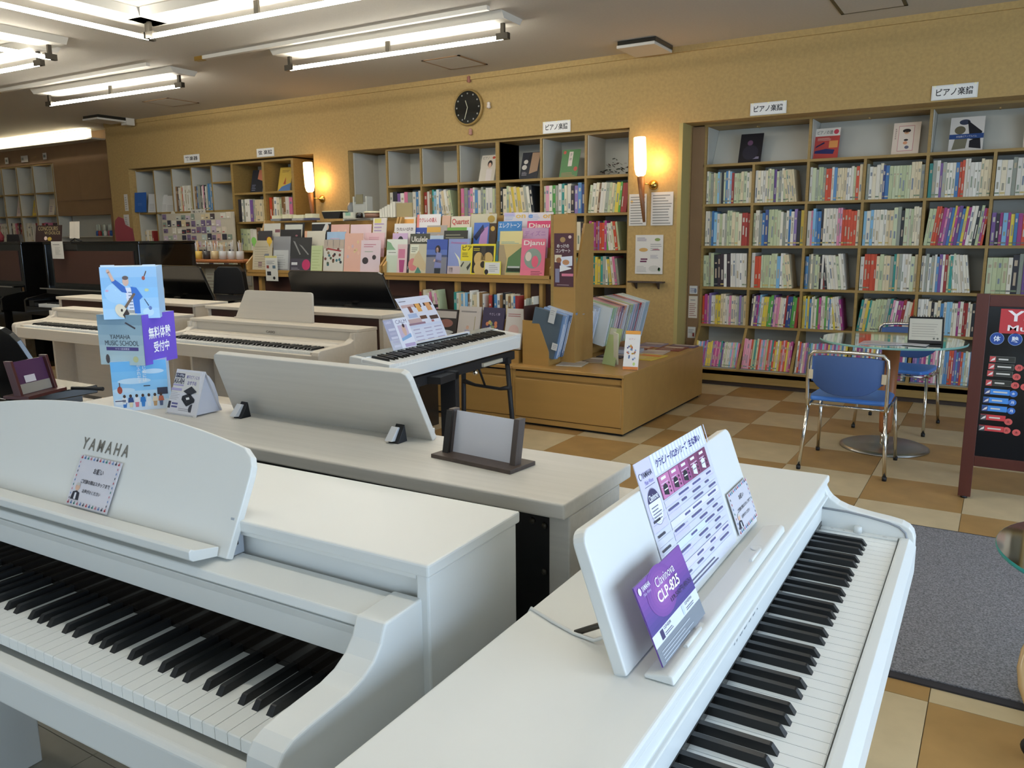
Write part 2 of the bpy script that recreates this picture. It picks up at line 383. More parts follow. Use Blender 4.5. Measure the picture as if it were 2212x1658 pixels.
def fill(x0, x1, y, z, hmax, spec, lean=0, where=None, indiv=False, d=.22, tail=0):
    """row of upright books from x0 to x1; tail books at the right end lean"""
    global NB
    wts = [.7 + .6 * rnd.random() for _ in spec]; W = (x1 - x0 - .004 - abs(lean) * hmax * .5 - (.07 if tail else 0)); s = W / sum(wts); x = x0 + .002 + (abs(lean) * hmax if lean > 0 else 0) * 0
    for k, (ch, wt) in enumerate(zip(spec, wts)):
        bw = wt * s; h = hmax * (.84 + .1 * rnd.random()); ln = lean
        if k and spec[k - 1] == ch and rnd.random() < .8: h = lasth
        lasth = h
        if tail and k >= len(spec) - tail: ln = -.14
        M = Matrix.Rotation(ln, 4, 'Y')
        if ln < 0: off = 0
        if indiv and NB < 300:
            m = MB(); book(m, bw, h, d, ch)
            if ln: m.v = [tuple(M @ Vector(p)) for p in m.v]
            zz = bw * sin(ln) if ln > 0 else 0
            o = m.build('music_book', loc=(x, y + rnd.uniform(0, .012), z + max(zz, 0)))
            tag(o, '%s music book, %s from left, %s' % (CN[ch], ORD[min(k, 25)], where), 'book', 'music books in the right bookcase'); NB += 1
        else:
            zz = bw * sin(ln) if ln > 0 else 0
            book(STUFF, bw, h, d, ch, Matrix.Translation((x, y + rnd.uniform(0, .012), z + max(zz, 0))) @ M)
        x += bw
def rs(n, pool): return ''.join(rnd.choice(pool) for _ in range(n))
# right bookcase
RY = 7.30; D = 1.0
def rx(v): return v * (RY / 7.35)
DX = [-2.413, -1.976, -1.515, -1.068, -.609, -.150, .31, .77, 1.23, 1.7, 2.16]
RZ = [2.306, 1.957, 1.608, 1.234, .863, .517]
t = thing('bookcase', 'large right wall bookcase of pale wood filled with music scores', 'bookcase', (0, RY, 0))
MB().box(-2.43, .02, .1, 2.18, .40, .118, mt='shelf_wood').build('base_board', t)
MB().box(-2.43, .36, .1, 2.18, .40, 2.3, mt='shelf_white').build('back_panel', t)
MB().box(-2.54, .0, 0, -2.425, .3, 2.3, mt='wall_brown').build('filler_panel', t)
for i, z in enumerate(RZ):
    MB().box(-2.43, 0, z - .013, 2.18, .36, z + .009, mt='shelf_wood').build('shelf_board', t)
for i, x in enumerate(DX):
    top = RZ[0] if i % 2 == 0 else RZ[1]
    MB().box(x - .011, 0.001, .5, x + .011, .359, top, mt='shelf_wood').build('divider', t)
for i in range(0, len(DX) - 1, 2):   # white lining in the display row
    x0, x1 = DX[i], DX[i + 2]
    MB().box(x0 + .012, .02, RZ[1] + .01, x0 + .018, .35, RZ[0] - .014, mt='shelf_white').prism([(.14, RZ[1] + .01), (.145, RZ[1] + .01), (.32, RZ[0] - .014), (.315, RZ[0] - .014)], 'x', x0 + .02, x1 - .012, mt='shelf_white').build('display_back', t)
    MB().box((x0 + x1) / 2 - .006, .02, 2.262, (x0 + x1) / 2 + .006, .1, 2.272, mt='shelf_wood').build('peg', t)
# slanted lower bins reaching forward to the wall plane
BY0 = 7.06 - RY
for i in range(0, len(DX)):
    MB().prism([(.0, .5), (.3, .5), (.3, .14), (BY0, .14), (BY0 + .01, .18)], 'x', DX[i] - .012, DX[i] + .012, mt='shelf_wood').build('bin_divider', t)
for i in range(len(DX) - 1):
    MB().prism([(BY0 + .02, .15), (BY0 + .03, .145), (.25, .22), (.25, .235)], 'x', DX[i] + .012, DX[i + 1] - .012, mt='shelf_white').box(DX[i] + .012, .25, .2, DX[i + 1] - .012, .26, .5, mt='shelf_white').build('bin_tray', t)
MB().box(-2.43, BY0, .04, 2.18, BY0 + .02, .155, mt='shelf_wood').box(-2.43, BY0, .1, 2.18, .02, .14, mt='shelf_wood').build('plinth', t, .002)
MB().box(-2.43, BY0 + .03, 0, 2.18, BY0 + .05, .045, mt='kick_dark').build('kick_board', t)
ROWN = ['top book row', 'second row', 'third row', 'fourth row']
CELLN = ['leftmost cell', 'second cell', 'third cell', 'fourth cell', 'fifth cell', 'sixth cell', 'seventh cell']
R1 = ["wgGcgsGdgbwsrgggcgwc", "wcwwcgwgvgGwgccccc", "wgGggGoowbccccwwwgoc", "GwcwcnbgggggggcccG", "tGwvGwwwbowwwwwccc".replace('bo', 'boo'), "wcwGwwgwwgGccw"]
R2 = ["wwGbswgwGggcgcrrr", "gwwGbnggggwGwbwvdy", "wpsbbdwwwwwppoooooc", "swswwwwccgGdgwgccw", "ggoormpvbymvbymwwdgmo", "vdmsmybmobcvdm"]
R3 = ["ggGgdddwdwwwwww", "wooggggggswwgcc", "bbGcGggdwrdwwwwwgww", "woooocgccGtcGwwwgc", "wwGwGwbvwrgtgwwwwwww", "ggggwdGvmstw"]
R4 = ["ompvwwyyccwwpccwGvGc", "dcvmswyyllvppcwwrnnllr", "yysybwgwlmwwlwbwwycwwm", "tcytgggggGtpwmmrwco", "wwwwcdwcbwsswwmwrrwcdv", "wpvsmwcbdwrwgvwm"]
for r, rows in enumerate((R1, R2, R3, R4)):
    for c in range(7):
        sp = rows[c] if c < 6 else rs(16, 'wcgGbwp')
        lean = {(1, 4): .1, (3, 3): .12, (3, 1): .07, (2, 0): -.03}.get((r, c), 0)
        tail = {(0, 1): 5, (2, 1): 3, (2, 2): 9, (2, 4): 7, (3, 2): 5, (1, 5): 3}.get((r, c), 0)
        z = RZ[r + 2] + .009; hm = RZ[r + 1] - RZ[r + 2] - .035
        fill(DX[c] + .013, DX[c + 1] - .013, RY + .015, z, hm * (.98 if (r, c) not in ((1, 5),) else .8), sp, lean, '%s, %s, right bookcase' % (ROWN[r], CELLN[c]), indiv=(c < 6 and r < 3), tail=tail)
# slanted bins of thin colourful books
old = STUFF.M
for c in range(7):
    STUFF.M = Matrix.Translation((0, BY0 + RY + .045, .163)) @ Matrix.Rotation(radians(-20), 4, 'X')
    x = DX[c] + .02; n = 26
    for k in range(n):
        bw = (DX[c + 1] - DX[c] - .04) / n; book(STUFF, bw, (.26 if c != 0 else .22) + .02 * rnd.random(), .16, rnd.choice('wwsspvmygtobwpvb' if c != 1 else 'wotpgmvwyosw'), Matrix.Translation((x, 0, 0))); x += bw
STUFF.M = old

# cover art for face-out prints; M places the lower left corner of the sheet
def cover(mb, M, w_, h, bg, items=(), th=.004, mt='print'):
    old = mb.M; mb.M = old @ M
    mb.box(0, 0, -th, w_, h, 0, bg, mt)
    for it in items:
        k = it[0]
        if k == 'q': mb.quad(it[1] * w_, it[2] * h, it[3] * w_, it[4] * h, it[5], .0006 + (it[6] if len(it) > 6 else 0))
        elif k == 'd': mb.disc(it[1] * w_, it[2] * h, it[3] * w_, it[4] * h, it[5], .0010 + (it[6] if len(it) > 6 else 0))
        elif k == 't': mb.text(it[1], it[2] * w_, it[3] * h, it[4] * w_, it[5] * h, it[6], .0018, len(it) > 7)
        elif k == 'l': mb.lines(it[1] * w_, it[2] * h, it[3] * w_, it[4] * h, it[5], it[6], .35, .0013)
        elif k == 'p': mb.poly([(a * w_, b * h) for a, b in it[1]], it[2], .0012 + (it[3] if len(it) > 3 else 0))
    mb.M = old
def person_print(x=.5, y0=.05, s=.6, hair='2A2020', top='8A8AB0', skin='D8B09A'):
    return [('p', [(x - .18 * s, y0), (x + .2 * s, y0), (x + .22 * s, y0 + .5 * s), (x - .2 * s, y0 + .5 * s)], top), ('d', x, y0 + .72 * s, .17 * s, .15 * s, hair), ('d', x, y0 + .66 * s, .11 * s, .11 * s, skin, .0004)]
def sheet_obj(name, label, cat, org, xdir, up, w_, h, bg, items, group=None, th=.004, mt='print'):
    m = MB(); O = Vector(org); cover(m, frame((0, 0, 0), xdir, up), w_, h, bg, items, th, mt)
    return tag(m.build(name, loc=org), label, cat, group)
disp = [(-2.16 + .02, .0, .20, .27, '191820', [('d', .5, .35, .35, .25, '2A2836'), ('d', .45, .68, .12, .09, '6A4A66'), ('q', .6, .12, .9, .2, '8A8498')], 'black covered score face out on the left of the top display row'),
        (-1.50, .0, .20, .27, 'C04A44', [('q', 0, .74, 1, 1, 'E8E2D6'), ('t', 'ピアノの譜', .08, .8, .7, .93, '4A4A4A'), ('d', .84, .87, .1, .08, 'D0485A'), ('l', .12, .6, .75, .7, 3, 'E8C8B8'), ('q', .6, .35, .95, .58, 'E09A58'), ('p', [(.05, .35), (.1, .42), (.4, .55), (.42, .5)], '2A2A50'), ('p', [(.05, .18), (.8, .14), (.85, .28), (.5, .32), (.05, .26)], '303468')], 'red score with a blue grand piano on its cover, top display row'),
        (-.89, .0, .20, .27, 'E6D6C4', [('q', .2, .1, .78, .9, 'D09090'), ('q', .22, .12, .76, .88, 'EADCCC', .0003), ('d', .5, .74, .15, .06, '2C2424'), ('d', .5, .68, .09, .05, 'E2B088'), ('d', .5, .45, .08, .03, '2C2424'), ('d', .48, .36, .08, .05, 'E2A078'), ('d', .55, .22, .08, .05, '6A6A7A'), ('l', .08, .5, .14, .85, 6, '7A5A5A')], 'cream score with a pink border and small figures, top display row'),
        (-.48, .0, .235, .28, 'DCD8D2', [('p', [(.5, .9), (.95, .55), (.9, .3), (.6, .35)], '20222A'), ('p', [(.1, .05), (.5, .08), (.55, .45), (.2, .5)], '7A7662'), ('p', [(.6, .1), (.95, .05), (.9, .4), (.6, .3)], '1C1E28'), ('d', .42, .85, .16, .08, '3A4258'), ('d', .3, .62, .16, .12, '6A6450'), ('q', 0, .36, 1, .5, '2C4C86', .001), ('t', '水仙楽ピアノアルバム', .2, .4, .8, .46, 'E8E8F0')], 'black and white illustrated score with a blue band, top display row'),
        (.02, .0, .2, .27, 'E2D4C2', [('d', .5, .6, .3, .2, '8A8A88'), ('q', .2, .1, .8, .4, 'E0B8A8')], 'cream score cut by the right edge, top display row')]
for x, dy, w_, h, bg, it, lb in disp:
    sheet_obj('display_score', lb, 'book', (x, RY + .075, RZ[1] + .012), (1, 0, 0), (0, sin(.32), cos(.32)), w_, h, bg, it, 'scores shown face out in the top row of the right bookcase')
# sheets and signs on walls
def sign(x0, z0, x1, z1, label, txt='ピアノ楽譜', y=WY - .012, group='white signs above the alcoves'):
    m = MB(frame((0, 0, 0), (1, 0, 0), (0, 0, 1))); w_, h = x1 - x0, z1 - z0
    m.box(0, 0, -.006, w_, h, 0, 'E2E2DE'); m.quad(.01, .008, w_ - .01, h - .008, 'EEEEEA', .0004); m.text(txt, w_ * .1, h * .25, w_ * .9, h * .78, '26262A', .001, True)
    for u in (.06, .5, .94): m.disc(w_ * u, h * .95, .01, .006, 'F4F0C8', .0012, 8)
    tag(m.build('shelf_sign', loc=(x0, y, z0)), label, 'sign', group)
sign(-9.36, 2.325, -9.05, 2.425, 'small white sign above the left part of the left alcove', '管楽器')
sign(-7.97, 2.32, -7.67, 2.42, 'small white sign above the right part of the left alcove', '弦 楽譜')
sign(-3.95, 2.315, -3.65, 2.425, 'white sign with black lettering above the middle alcove')
sign(-1.955, 2.32, -1.66, 2.42, 'white sign with black lettering above the left end of the right bookcase')
sign(-.60, 2.32, -.297, 2.425, 'white sign with black lettering above the right end of the right bookcase')
def wall_sheet(x0, z0, x1, z1, label, items, y=WY - .01, bg='DEDCD6'):
    return sheet_obj('wall_notice', label, 'notice', (x0, y, z0), (1, 0, 0), (0, 0, 1), x1 - x0, z1 - z0, bg, items, th=.003)
rows = [('l', .08, .05, .95, .97, 11, '8C8C88')]
wall_sheet(-3.035, 1.43, -2.865, 1.715, 'white printed list sheet left of the right wall lamp stem', rows + [('d', .15, .75, .08, .05, 'E8C070')])
wall_sheet(-2.82, 1.43, -2.61, 1.725, 'white printed list sheet right of the right wall lamp stem', rows)
wall_sheet(-2.965, .99, -2.695, 1.345, 'white flyer with small instrument pictures above the wall ledge', [('l', .06, .85, .45, .95, 3, '6A6A8A'), ('l', .55, .6, .95, .8, 4, 'A0A0A0'), ('d', .8, .88, .1, .04, '8AA060'), ('d', .3, .62, .16, .05, 'C8A060'), ('d', .75, .62, .14, .02, 'A04058'), ('q', .2, .36, .45, .4, '70405A'), ('q', .18, .3, .42, .34, '70405A'), ('l', .06, .05, .45, .22, 5, 'B0B0B0'), ('d', .7, .14, .2, .08, 'C8C8C0'), ('d', .88, .12, .05, .05, '4A7A50'), ('l', .55, .4, .9, .5, 4, '8A8AA0')])
wall_sheet(-2.52, .80, -2.445, .875, 'small white label on the brown panel above two notices', [('l', .1, .2, .9, .8, 3, '7078A0'), ('d', .75, .4, .15, .3, '8890A0')], y=RY - .004)
wall_sheet(-2.525, .575, -2.44, .78, 'white price list notice on the brown panel', [('l', .1, .1, .9, .72, 7, 'B08078'), ('l', .2, .8, .9, .9, 1, '8A8A8A')], y=RY - .004, bg='E6DCCC')
wall_sheet(-2.525, .385, -2.45, .49, 'small white notice with a red square low on the brown panel', [('l', .1, .45, .9, .85, 3, '8A8A8A'), ('q', .62, .15, .85, .45, '9A3A34')], y=RY - .004)
wall_sheet(-10.74, 1.74, -10.66, 1.97, 'narrow white slip on the gold pillar beside the blue folder', [('l', .2, .1, .8, .9, 6, '9A9A9A')])
wall_sheet(-10.79, 1.45, -10.67, 1.69, 'lower narrow white slip on the gold pillar', [('l', .2, .1, .8, .9, 8, '9A9A9A')])
t = thing('wall_ledge', 'small dark wooden ledge on brackets below the flyer on the gold pillar', 'shelf', (-2.84, WY, .91))
MB().box(-.17, -.08, 0, .17, 0, .014, mt='dark_wood').build('ledge_board', t)
for s in (-1, 1): MB().prism([(0, 0), (-.06, 0), (0, -.06)], 'x', s * .11 - .008, s * .11 + .008, mt='dark_wood').build('bracket', t)

# clock
t = thing('wall_clock', 'round dark faced wall clock with a thin wooden rim', 'clock', (-4.81, WY, 2.632), 0)
MB(frame((0, -.03, 0), (1, 0, 0), (0, 0, 1))).lathe([(.172, -.03), (.178, 0), (.172, .012), (.16, .012), (.16, -.01)], n=40, mt='shelf_wood', caps=False).build('clock_rim', t)
MB(frame((0, -.03, 0), (1, 0, 0), (0, 0, 1))).lathe([(.162, -.02), (.162, .006)], n=40, mt='mirror_dark').build('clock_face', t)
m = MB(frame((0, -.037, 0), (1, 0, 0), (0, 0, 1)))
for k in range(12):
    a = k * pi / 6; m.disc(.135 * sin(a), .135 * cos(a), .009, .009, '8A8A84', .0004, 8)
m.build('hour_marks', t)
m = MB(frame((0, -.039, 0), (1, 0, 0), (0, 0, 1))); m.poly([(-.004, 0), (.004, 0), (-.035, -.115), (-.042, -.112)], 'C8C4A8', .001); m.build('minute_hand', t)
m = MB(frame((0, -.039, 0), (1, 0, 0), (0, 0, 1))); m.poly([(-.005, 0), (.005, -.003), (-.02, .07), (-.028, .066)], 'B8B49A', .002); m.build('hour_hand', t)
for (x, z, c, lb) in ((-4.80, 2.90, 'A06A5A', 'tiny red figure stuck on the wall above the clock'), (-4.565, 2.63, 'DCCFC0', 'tiny pale figure stuck on the wall right of the clock'), (-4.79, 2.39, 'B88A7A', 'tiny figure stuck on the wall below the clock')):
    m = MB(); m.lathe([(.0, -.03), (.022, -.02), (.018, .0), (.016, .012), (.02, .026), (0, .04)], n=10, col=c, mt='matte'); tag(m.build('wall_ornament', loc=(x, WY - .022, z)), lb, 'ornament', 'small figures around the clock')
# wall lamps
def wall_lamp(x, label):
    t = thing('wall_lamp', label, 'wall lamp', (x, WY, 1.46), 0)
    L = [(.0, -.12, .0), (-.03, -.11, .39), (-.045, -.1, .75)]
    MB().tube([(.03, -.13, 0), (.0, -.115, .2), (-.02, -.11, .40)], [.012, .022, .034], 14, mt='lamp_wood').build('lamp_stem', t)
    MB(Matrix.Translation((-.02, -.11, .40)) @ Matrix.Rotation(radians(-3), 4, 'Y')).lathe([(.02, 0), (.044, .02), (.055, .07), (.057, .2), (.054, .34), (.05, .345), (.046, .34)], n=24, mt='lamp_glow').build('lamp_shade', t)
    MB(frame((.06, -.0, .33), (1, 0, 0), (0, 0, 1))).lathe([(.045, 0), (.042, .012), (.02, .03), (.012, .035), (.012, .05), (0, .052)], n=20, mt='brass').tube([(0, 0, .02), (-.06, .01, .1)], .006, 8, mt='brass').build('wall_mount', t)
    l = bpy.data.lights.new('bulb', 'POINT'); l.energy = 3.0; l.color = (1, .55, .2); l.shadow_soft_size = .05
    o = bpy.data.objects.new('bulb', l); COL.objects.link(o); o.location = (x + .10, WY - .09, 1.98)
wall_lamp(-2.865, 'torch shaped wall lamp with a glowing glass shade on the pillar by the right bookcase')
wall_lamp(-6.98, 'torch shaped wall lamp with a glowing glass shade between left and middle alcoves')

# middle bookcase
MY = 7.12
MX = [-5.99, -5.514, -5.02, -4.529, -4.018, -3.528, -3.077]
MZ = [2.295, 1.895, 1.545, 1.19, .86]
t = thing('bookcase', 'middle alcove bookcase with six columns behind the magazine racks', 'bookcase', (0, MY, 0))
MB().box(-6.49, .44, .1, -3.07, .46, 2.3, mt='shelf_white').build('back_panel', t)
for z in MZ: MB().box(MX[0], 0, z - .012, MX[-1], .44, z + .012, mt='shelf_wood').build('shelf_board', t)
for i, x in enumerate(MX): MB().box(x - (.02 if i == 3 else .011), .001, .1, x + (.02 if i == 3 else .011), .439, MZ[0], mt='shelf_wood').build('divider', t)
for i in range(6): MB().box(MX[i] + .012, .02, MZ[1] + .013, MX[i] + .02, .43, MZ[0] - .013, mt='shelf_white').box(MX[i] + .02, .40, MZ[1] + .013, MX[i + 1] - .012, .43, MZ[0] - .013, mt='shelf_white').build('cell_lining', t)
MB().box(-6.48, .0, .1, -6.46, .43, 2.29, mt='shelf_white').box(-6.46, .41, .1, -6.0, .44, 2.29, mt='shelf_white').build('open_niche', t)
M1 = ["wdvwpGwbw", "rwBtswbwcwcg", "pGvpwbwGgwwgG", "dcgycycycGwd", "gpwlGwtcwdvbn", "gwcBwwGgcgylrr"]
for c in range(6):
    fill(MX[c] + .015, MX[c + 1] - .015, MY + .02, MZ[2] + .013, .31, M1[c], lean={5: .1}.get(c, 0), tail={1: 6, 3: 8}.get(c, 0))
    fill(MX[c] + .015, MX[c + 1] - .015, MY + .02, MZ[3] + .013, .30, rs(15, 'pvwgolrbmdyw') if c == 5 else rs(13, 'wgcdvbm'), tail=6 if c == 5 else 0)
    fill(MX[c] + .015, MX[c + 1] - .015, MY + .02, MZ[4] + .013, .29, rs(13, 'wGpcwgyt'), tail=5 if c == 5 else 0)
    fill(MX[c] + .015, MX[c + 1] - .015, MY + .02, .45, .32, rs(13, 'wGpdgcbw'))
MB().box(MX[0], 0, .43, MX[-1], .44, .45, mt='shelf_wood').build('shelf_board', t)
for x, w_, bg, it, lb in ((-4.83, .19, 'D6CFC0', person_print(.6, .02, .9, '2A2424', 'E0D8D4') + [('t', 'ピアノ', .1, .85, .5, .95, '605850'), ('d', .8, .9, .1, .05, 'C05040')], 'pale score with a seated figure, middle alcove top row'),
                          (-4.33, .21, '1E222E', [('p', [(.5, .2), (.95, .3), (.98, .98), (.55, .98)], 'A88A70'), ('d', .55, .75, .2, .18, '14161E'), ('d', .25, .65, .12, .08, 'C8C4BC'), ('d', .2, .45, .14, .09, 'C8C4BC'), ('l', .1, .15, .4, .3, 4, '9A98A0')], 'dark score with white lettering, middle alcove top row'),
                          (-3.87, .20, '5C8A58', [('q', .4, .4, .62, .92, 'E8DCD0'), ('t', '子', .44, .75, .58, .86, '405040'), ('t', '供', .44, .6, .58, .7, '405040'), ('d', .15, .9, .08, .06, 'C85A50'), ('d', .85, .3, .1, .08, 'C85A50'), ('l', .1, .05, .9, .2, 3, 'B88068')], 'green score with a white title strip, middle alcove top row')):
    sheet_obj('display_score', lb, 'book', (x, MY + .10, MZ[1] + .014), (1, 0, 0), (0, sin(.3), cos(.3)), w_, .285, bg, it, 'scores shown face out in the middle alcove')
m = MB()
for k in range(70):
    a = rnd.random() * 6.28; r = rnd.random() ** .5; p = Vector((.18 * r * cos(a), .08 * r * sin(a), .02 + .16 * rnd.random() * (1.15 - r))); s = .02 + .02 * rnd.random(); b_ = rnd.random() * 6.28
    q = Vector((cos(b_), sin(b_), rnd.uniform(-.6, .9))) * s; q2 = Vector((-sin(b_), cos(b_), rnd.uniform(-.3, .3))) * s * .5
    m.add([tuple(p), tuple(p + q * .5 + q2), tuple(p + q), tuple(p + q * .5 - q2)], [(0, 1, 2, 3)], rnd.choice(['2E3A2C', '243024', '4A2A28', '38452F']), 'matte')
tag(m.build('dried_plant', loc=(-3.27, MY + .14, MZ[1] + .012)), 'dark dried leafy arrangement in the top right cell of the middle alcove', 'plant')

# left bookcases
LY = 7.15
t = thing('bookcase', 'left alcove white lined shelving with wide open cells', 'bookcase', (0, LY, 0))
lx = [-10.19, -9.80, -9.39, -8.98, -8.56]
MB().box(-10.6, .42, .1, -8.55, .44, 2.3, mt='shelf_white').build('back_panel', t)
for z in (2.29, 1.70, .7): MB().box(-10.57, 0, z - .012, -8.56, .42, z + .012, mt='shelf_wood').build('shelf_board', t)
for x in lx: MB().box(x - .012, .001, 1.7 if x > -10.1 else .1, x + .012, .42, 2.29, mt='shelf_white').box(x - .012, 0, 1.7 if x > -10.1 else .1, x + .012, .001, 2.29, mt='shelf_wood').build('divider', t)
MB().box(lx[3] + .012, 0, 2.05, lx[4] - .012, .42, 2.07, mt='shelf_wood').build('shelf_board', t)
MB().box(-10.59, 0, .1, -10.575, .42, 2.29, mt='shelf_white').build('side_panel', t)
fill(-9.79, -9.4, LY + .03, 1.715, .36, 'Bdwcowwwwwgt'); fill(-9.38, -8.99, LY + .03, 1.715, .37, 'BbGGdwpdwGbwbw')
fill(-10.55, -10.35, LY + .03, 1.2, .3, 'cwcwr')
fill(-8.62, -8.575, LY + .03, 1.715, .33, 'wG')
sheet_obj('blue_folder', 'blue folder standing at the left end of the left alcove', 'folder', (-10.58, LY - .07, 1.72), (1, .1, 0), (.06, .1, 1), .22, .27, '2E62B0', [('l', .3, .35, .8, .5, 2, '5A86C8')], th=.012)
m = MB()
for k in range(4):
    M = frame((-.02 + .09 * k, .03 * k, 0), (.9, .4, 0), (-.18, .15, 1)); cover(m, M, .2, .26 - .015 * k, 'C8C8C4', [('l', .1, .1, .9, .5, 5, 'A2A2A0')])
tag(m.build('white_leaflets', loc=(-10.36, LY, 1.715)), 'leaning white leaflets beside the blue folder', 'leaflets')
# right part of the left alcove: taller wooden bookcase
t = thing('bookcase', 'wooden bookcase at the right end of the left alcove', 'bookcase', (0, LY - .04, 0))
for x in (-8.53, -7.96, -7.45): MB().box(x - .02, 0, .1, x + .02, .44, 2.29, mt='shelf_wood').build('divider', t)
MB().box(-8.55, .42, .1, -7.05, .44, 2.3, mt='shelf_white').build('back_panel', t)
for z in (2.28, 1.90, 1.54, 1.18): MB().box(-8.51, .001, z - .012, -7.47, .42, z + .012, mt='shelf_wood').build('shelf_board', t)
MB().box(-8.5, .4, 1.92, -7.47, .42, 2.27, mt='shelf_white').build('cell_lining', t)
fill(-8.5, -7.99, LY, 1.553, .31, 'dwGwwvGcccc'); fill(-7.93, -7.48, LY, 1.553, .31, 'oBwcgBBwpv'); fill(-8.5, -7.99, LY, 1.19, .31, 'gggwwBcw')
sheet_obj('display_score', 'dark score leaning in the first top cell of the left alcove', 'book', (-8.38, LY + .1, 1.915), (1, .1, 0), (.25, .3, 1), .2, .3, '23262E', [('p', [(.5, .6), (1, .5), (1, 1), (.55, 1)], 'C07A60'), ('l', .1, .1, .5, .4, 4, '8088A0')])
sheet_obj('display_score', 'white score leaning behind the dark one in the left alcove', 'book', (-8.18, LY + .16, 1.915), (1, .1, 0), (.2, .3, 1), .12, .28, 'D8D4CC', [('l', .1, .2, .9, .6, 4, 'A0A0A8')])
sheet_obj('display_score', 'yellow and blue score leaning in the second top cell of the left alcove', 'book', (-7.88, LY + .1, 1.915), (1, .1, 0), (.25, .3, 1), .2, .31, 'D2B24A', [('p', [(0, 0), (1, 0), (1, .35), (.3, .2)], '4E78B0'), ('p', [(.4, .3), (.6, .3), (.55, .6)], 'B05030'), ('l', .2, .8, .9, .92, 2, '8A6A30')])
# accessories board
m = MB(frame((0, 0, 0), (1, 0, 0), (0, 0, 1))); m.box(0, 0, -.02, 1.45, .82, 0, 'C4BEAC')
for i in range(14):
    for j in range(9):
        if rnd.random() < .9:
            u, v = i * .1 + .01 + rnd.uniform(0, .02), j * .09 + .01 + rnd.uniform(0, .015)
            c = rnd.choice(['D8D0C0', 'C8CCC0', 'BFD0CC', 'D0A8A0', '8A9A8C', '3A3A48', 'E0DCD0', 'D8C8A0', '7A6A8A', '50464A', 'C8B8C8', 'A0B0A0'])
            m.box(u, v, 0, u + rnd.uniform(.06, .095), v + rnd.uniform(.05, .085), .008, c); m.quad(u + .01, v + .012, u + .05, v + .025, rnd.choice(['F0F0E8', '4A4A50', 'B05050']), .0086)
o = tag(m.build('accessory_board', loc=(-9.9, 7.02, .86)), 'pegboard covered with small packets below the left alcove shelf', 'display board')
m = MB(frame((0, 0, 0), (1, 0, 0), (0, 0, 1))); m.box(0, 0, 0, .3, .07, .004, 'D8D4C8'); m.text('弦・ケア', .04, .02, .26, .055, '403C38', .005, True)
tag(m.build('shelf_sign', loc=(-9.42, LY - .02, 1.66)), 'small white sign hanging under the left alcove shelf', 'sign')
m = MB(frame((0, 0, 0), (1, 0, 0), (0, 0, 1))); m.disc(.05, .05, .05, .05, 'DCD8C8', .004); m.disc(.05, .05, .05, .05, 'C4C0B0', 0)
tag(m.build('round_tag', loc=(-9.85, LY - .02, 1.62)), 'round white tag hanging under the left alcove shelf', 'sign')

# far left cubby shelves
t = thing('cubby_shelf', 'white cubby shelving at the far left edge', 'shelf', (0, 7.4, 0))
fx = [-15.6, -15.12, -14.64, -14.17, -13.68, -13.10]
MB().box(-15.9, .2, .9, -13.08, .22, 2.55, mt='shelf_white').build('back_panel', t)
for z in (2.54, 2.09, 1.73, 1.30): MB().box(-15.9, 0, z - .012, -13.08, .2, z + .012, mt='shelf_wood').build('shelf_board', t)
for x in fx: MB().box(x - .03, 0, 1.0, x + .03, .2, 2.54, mt='shelf_white').box(x - .012, -.002, 1.0, x + .012, 0, 2.54, mt='shelf_wood').build('divider', t)
for i in range(1, 5): fill(fx[i] + .035, fx[i + 1] - .1, 7.43, 1.315, .34, rs(7, 'wwwprdw'), d=.14)
for x, c, lb in ((-14.42, 'D8C8C8', 'small pale box with purple print in the far left cubby'), (-13.93, 'D0B840', 'yellow book leaning in the far left cubby'), (-13.45, 'D8CFC0', 'pale booklet leaning in the far right cubby of the far left shelf')):
    sheet_obj('leaning_booklet', lb, 'book', (x, 7.45, 1.745), (1, 0, 0), (.3 if c == 'D0B840' else .1, .2, 1), .16, .26, c, [('l', .2, .2, .8, .6, 4, '9A7A9A')], th=.008)
for x, z, lb in ((-14.45, 2.6, 'white paper slip above the far left cubbies'), (-13.95, 2.6, 'white label sign above the far left cubbies'), (-13.3, 2.61, 'small paper mascot-free ornament above the far left cubbies')):
    m = MB(frame((0, 0, 0), (1, 0, 0), (0, 0, 1))); m.box(0, 0, 0, .2 if '3.95' in str(x) else .1, .1, .004, 'CCCAC4'); m.quad(.015, .03, .08, .07, '7A8078', .005)
    tag(m.build('paper_slip', loc=(x, 7.385, z)), lb.replace('small paper mascot-free ornament', 'small pinkish paper ornament'), 'sign')
t = thing('bottle_shelf', 'white shelf of small bottles under the brown panel at the left', 'shelf', (-12.35, 7.4, 1.40))
MB().box(-.68, -.02, -.015, .68, .2, .0, mt='shelf_white').build('shelf_board', t)
MB().box(-.68, .2, -.1, .68, .22, .32, mt='shelf_white').build('back_panel', t)
for k in range(12):
    c, cn = [('3A60A8', 'blue'), ('B04040', 'red'), ('5AA0A0', 'teal'), ('D8D8D0', 'white'), ('B06070', 'pink'), ('3A60A8', 'blue'), ('C05040', 'red'), ('D8D8D0', 'white'), ('40905A', 'green'), ('40905A', 'green'), ('C8A030', 'yellow'), ('C8A030', 'yellow')][k]
    m = MB(); m.lathe([(.028, 0), (.028, .06), (.02, .075), (.018, .08)], n=10, col=c, mt='gloss'); m.lathe([(.018, .08), (.018, .16), (.008, .18), (.0, .18)], n=10, col='C8D0C4', mt='gloss')
    o = tag(m.build('bottle', loc=(-12.2 + .082 * (k - 2) + .2, 7.44 + rnd.uniform(0, .06), 1.40)), 'small bottle with a %s base, %s from left under the brown panel' % (cn, ORD[k]), 'bottle', 'bottles on the far left shelf')

st = STUFF.build('packed_books'); tag(st, 'tightly packed thin music books filling the remaining shelves and slanted bins', 'books', None, 'stuff')
STUFF = MB()
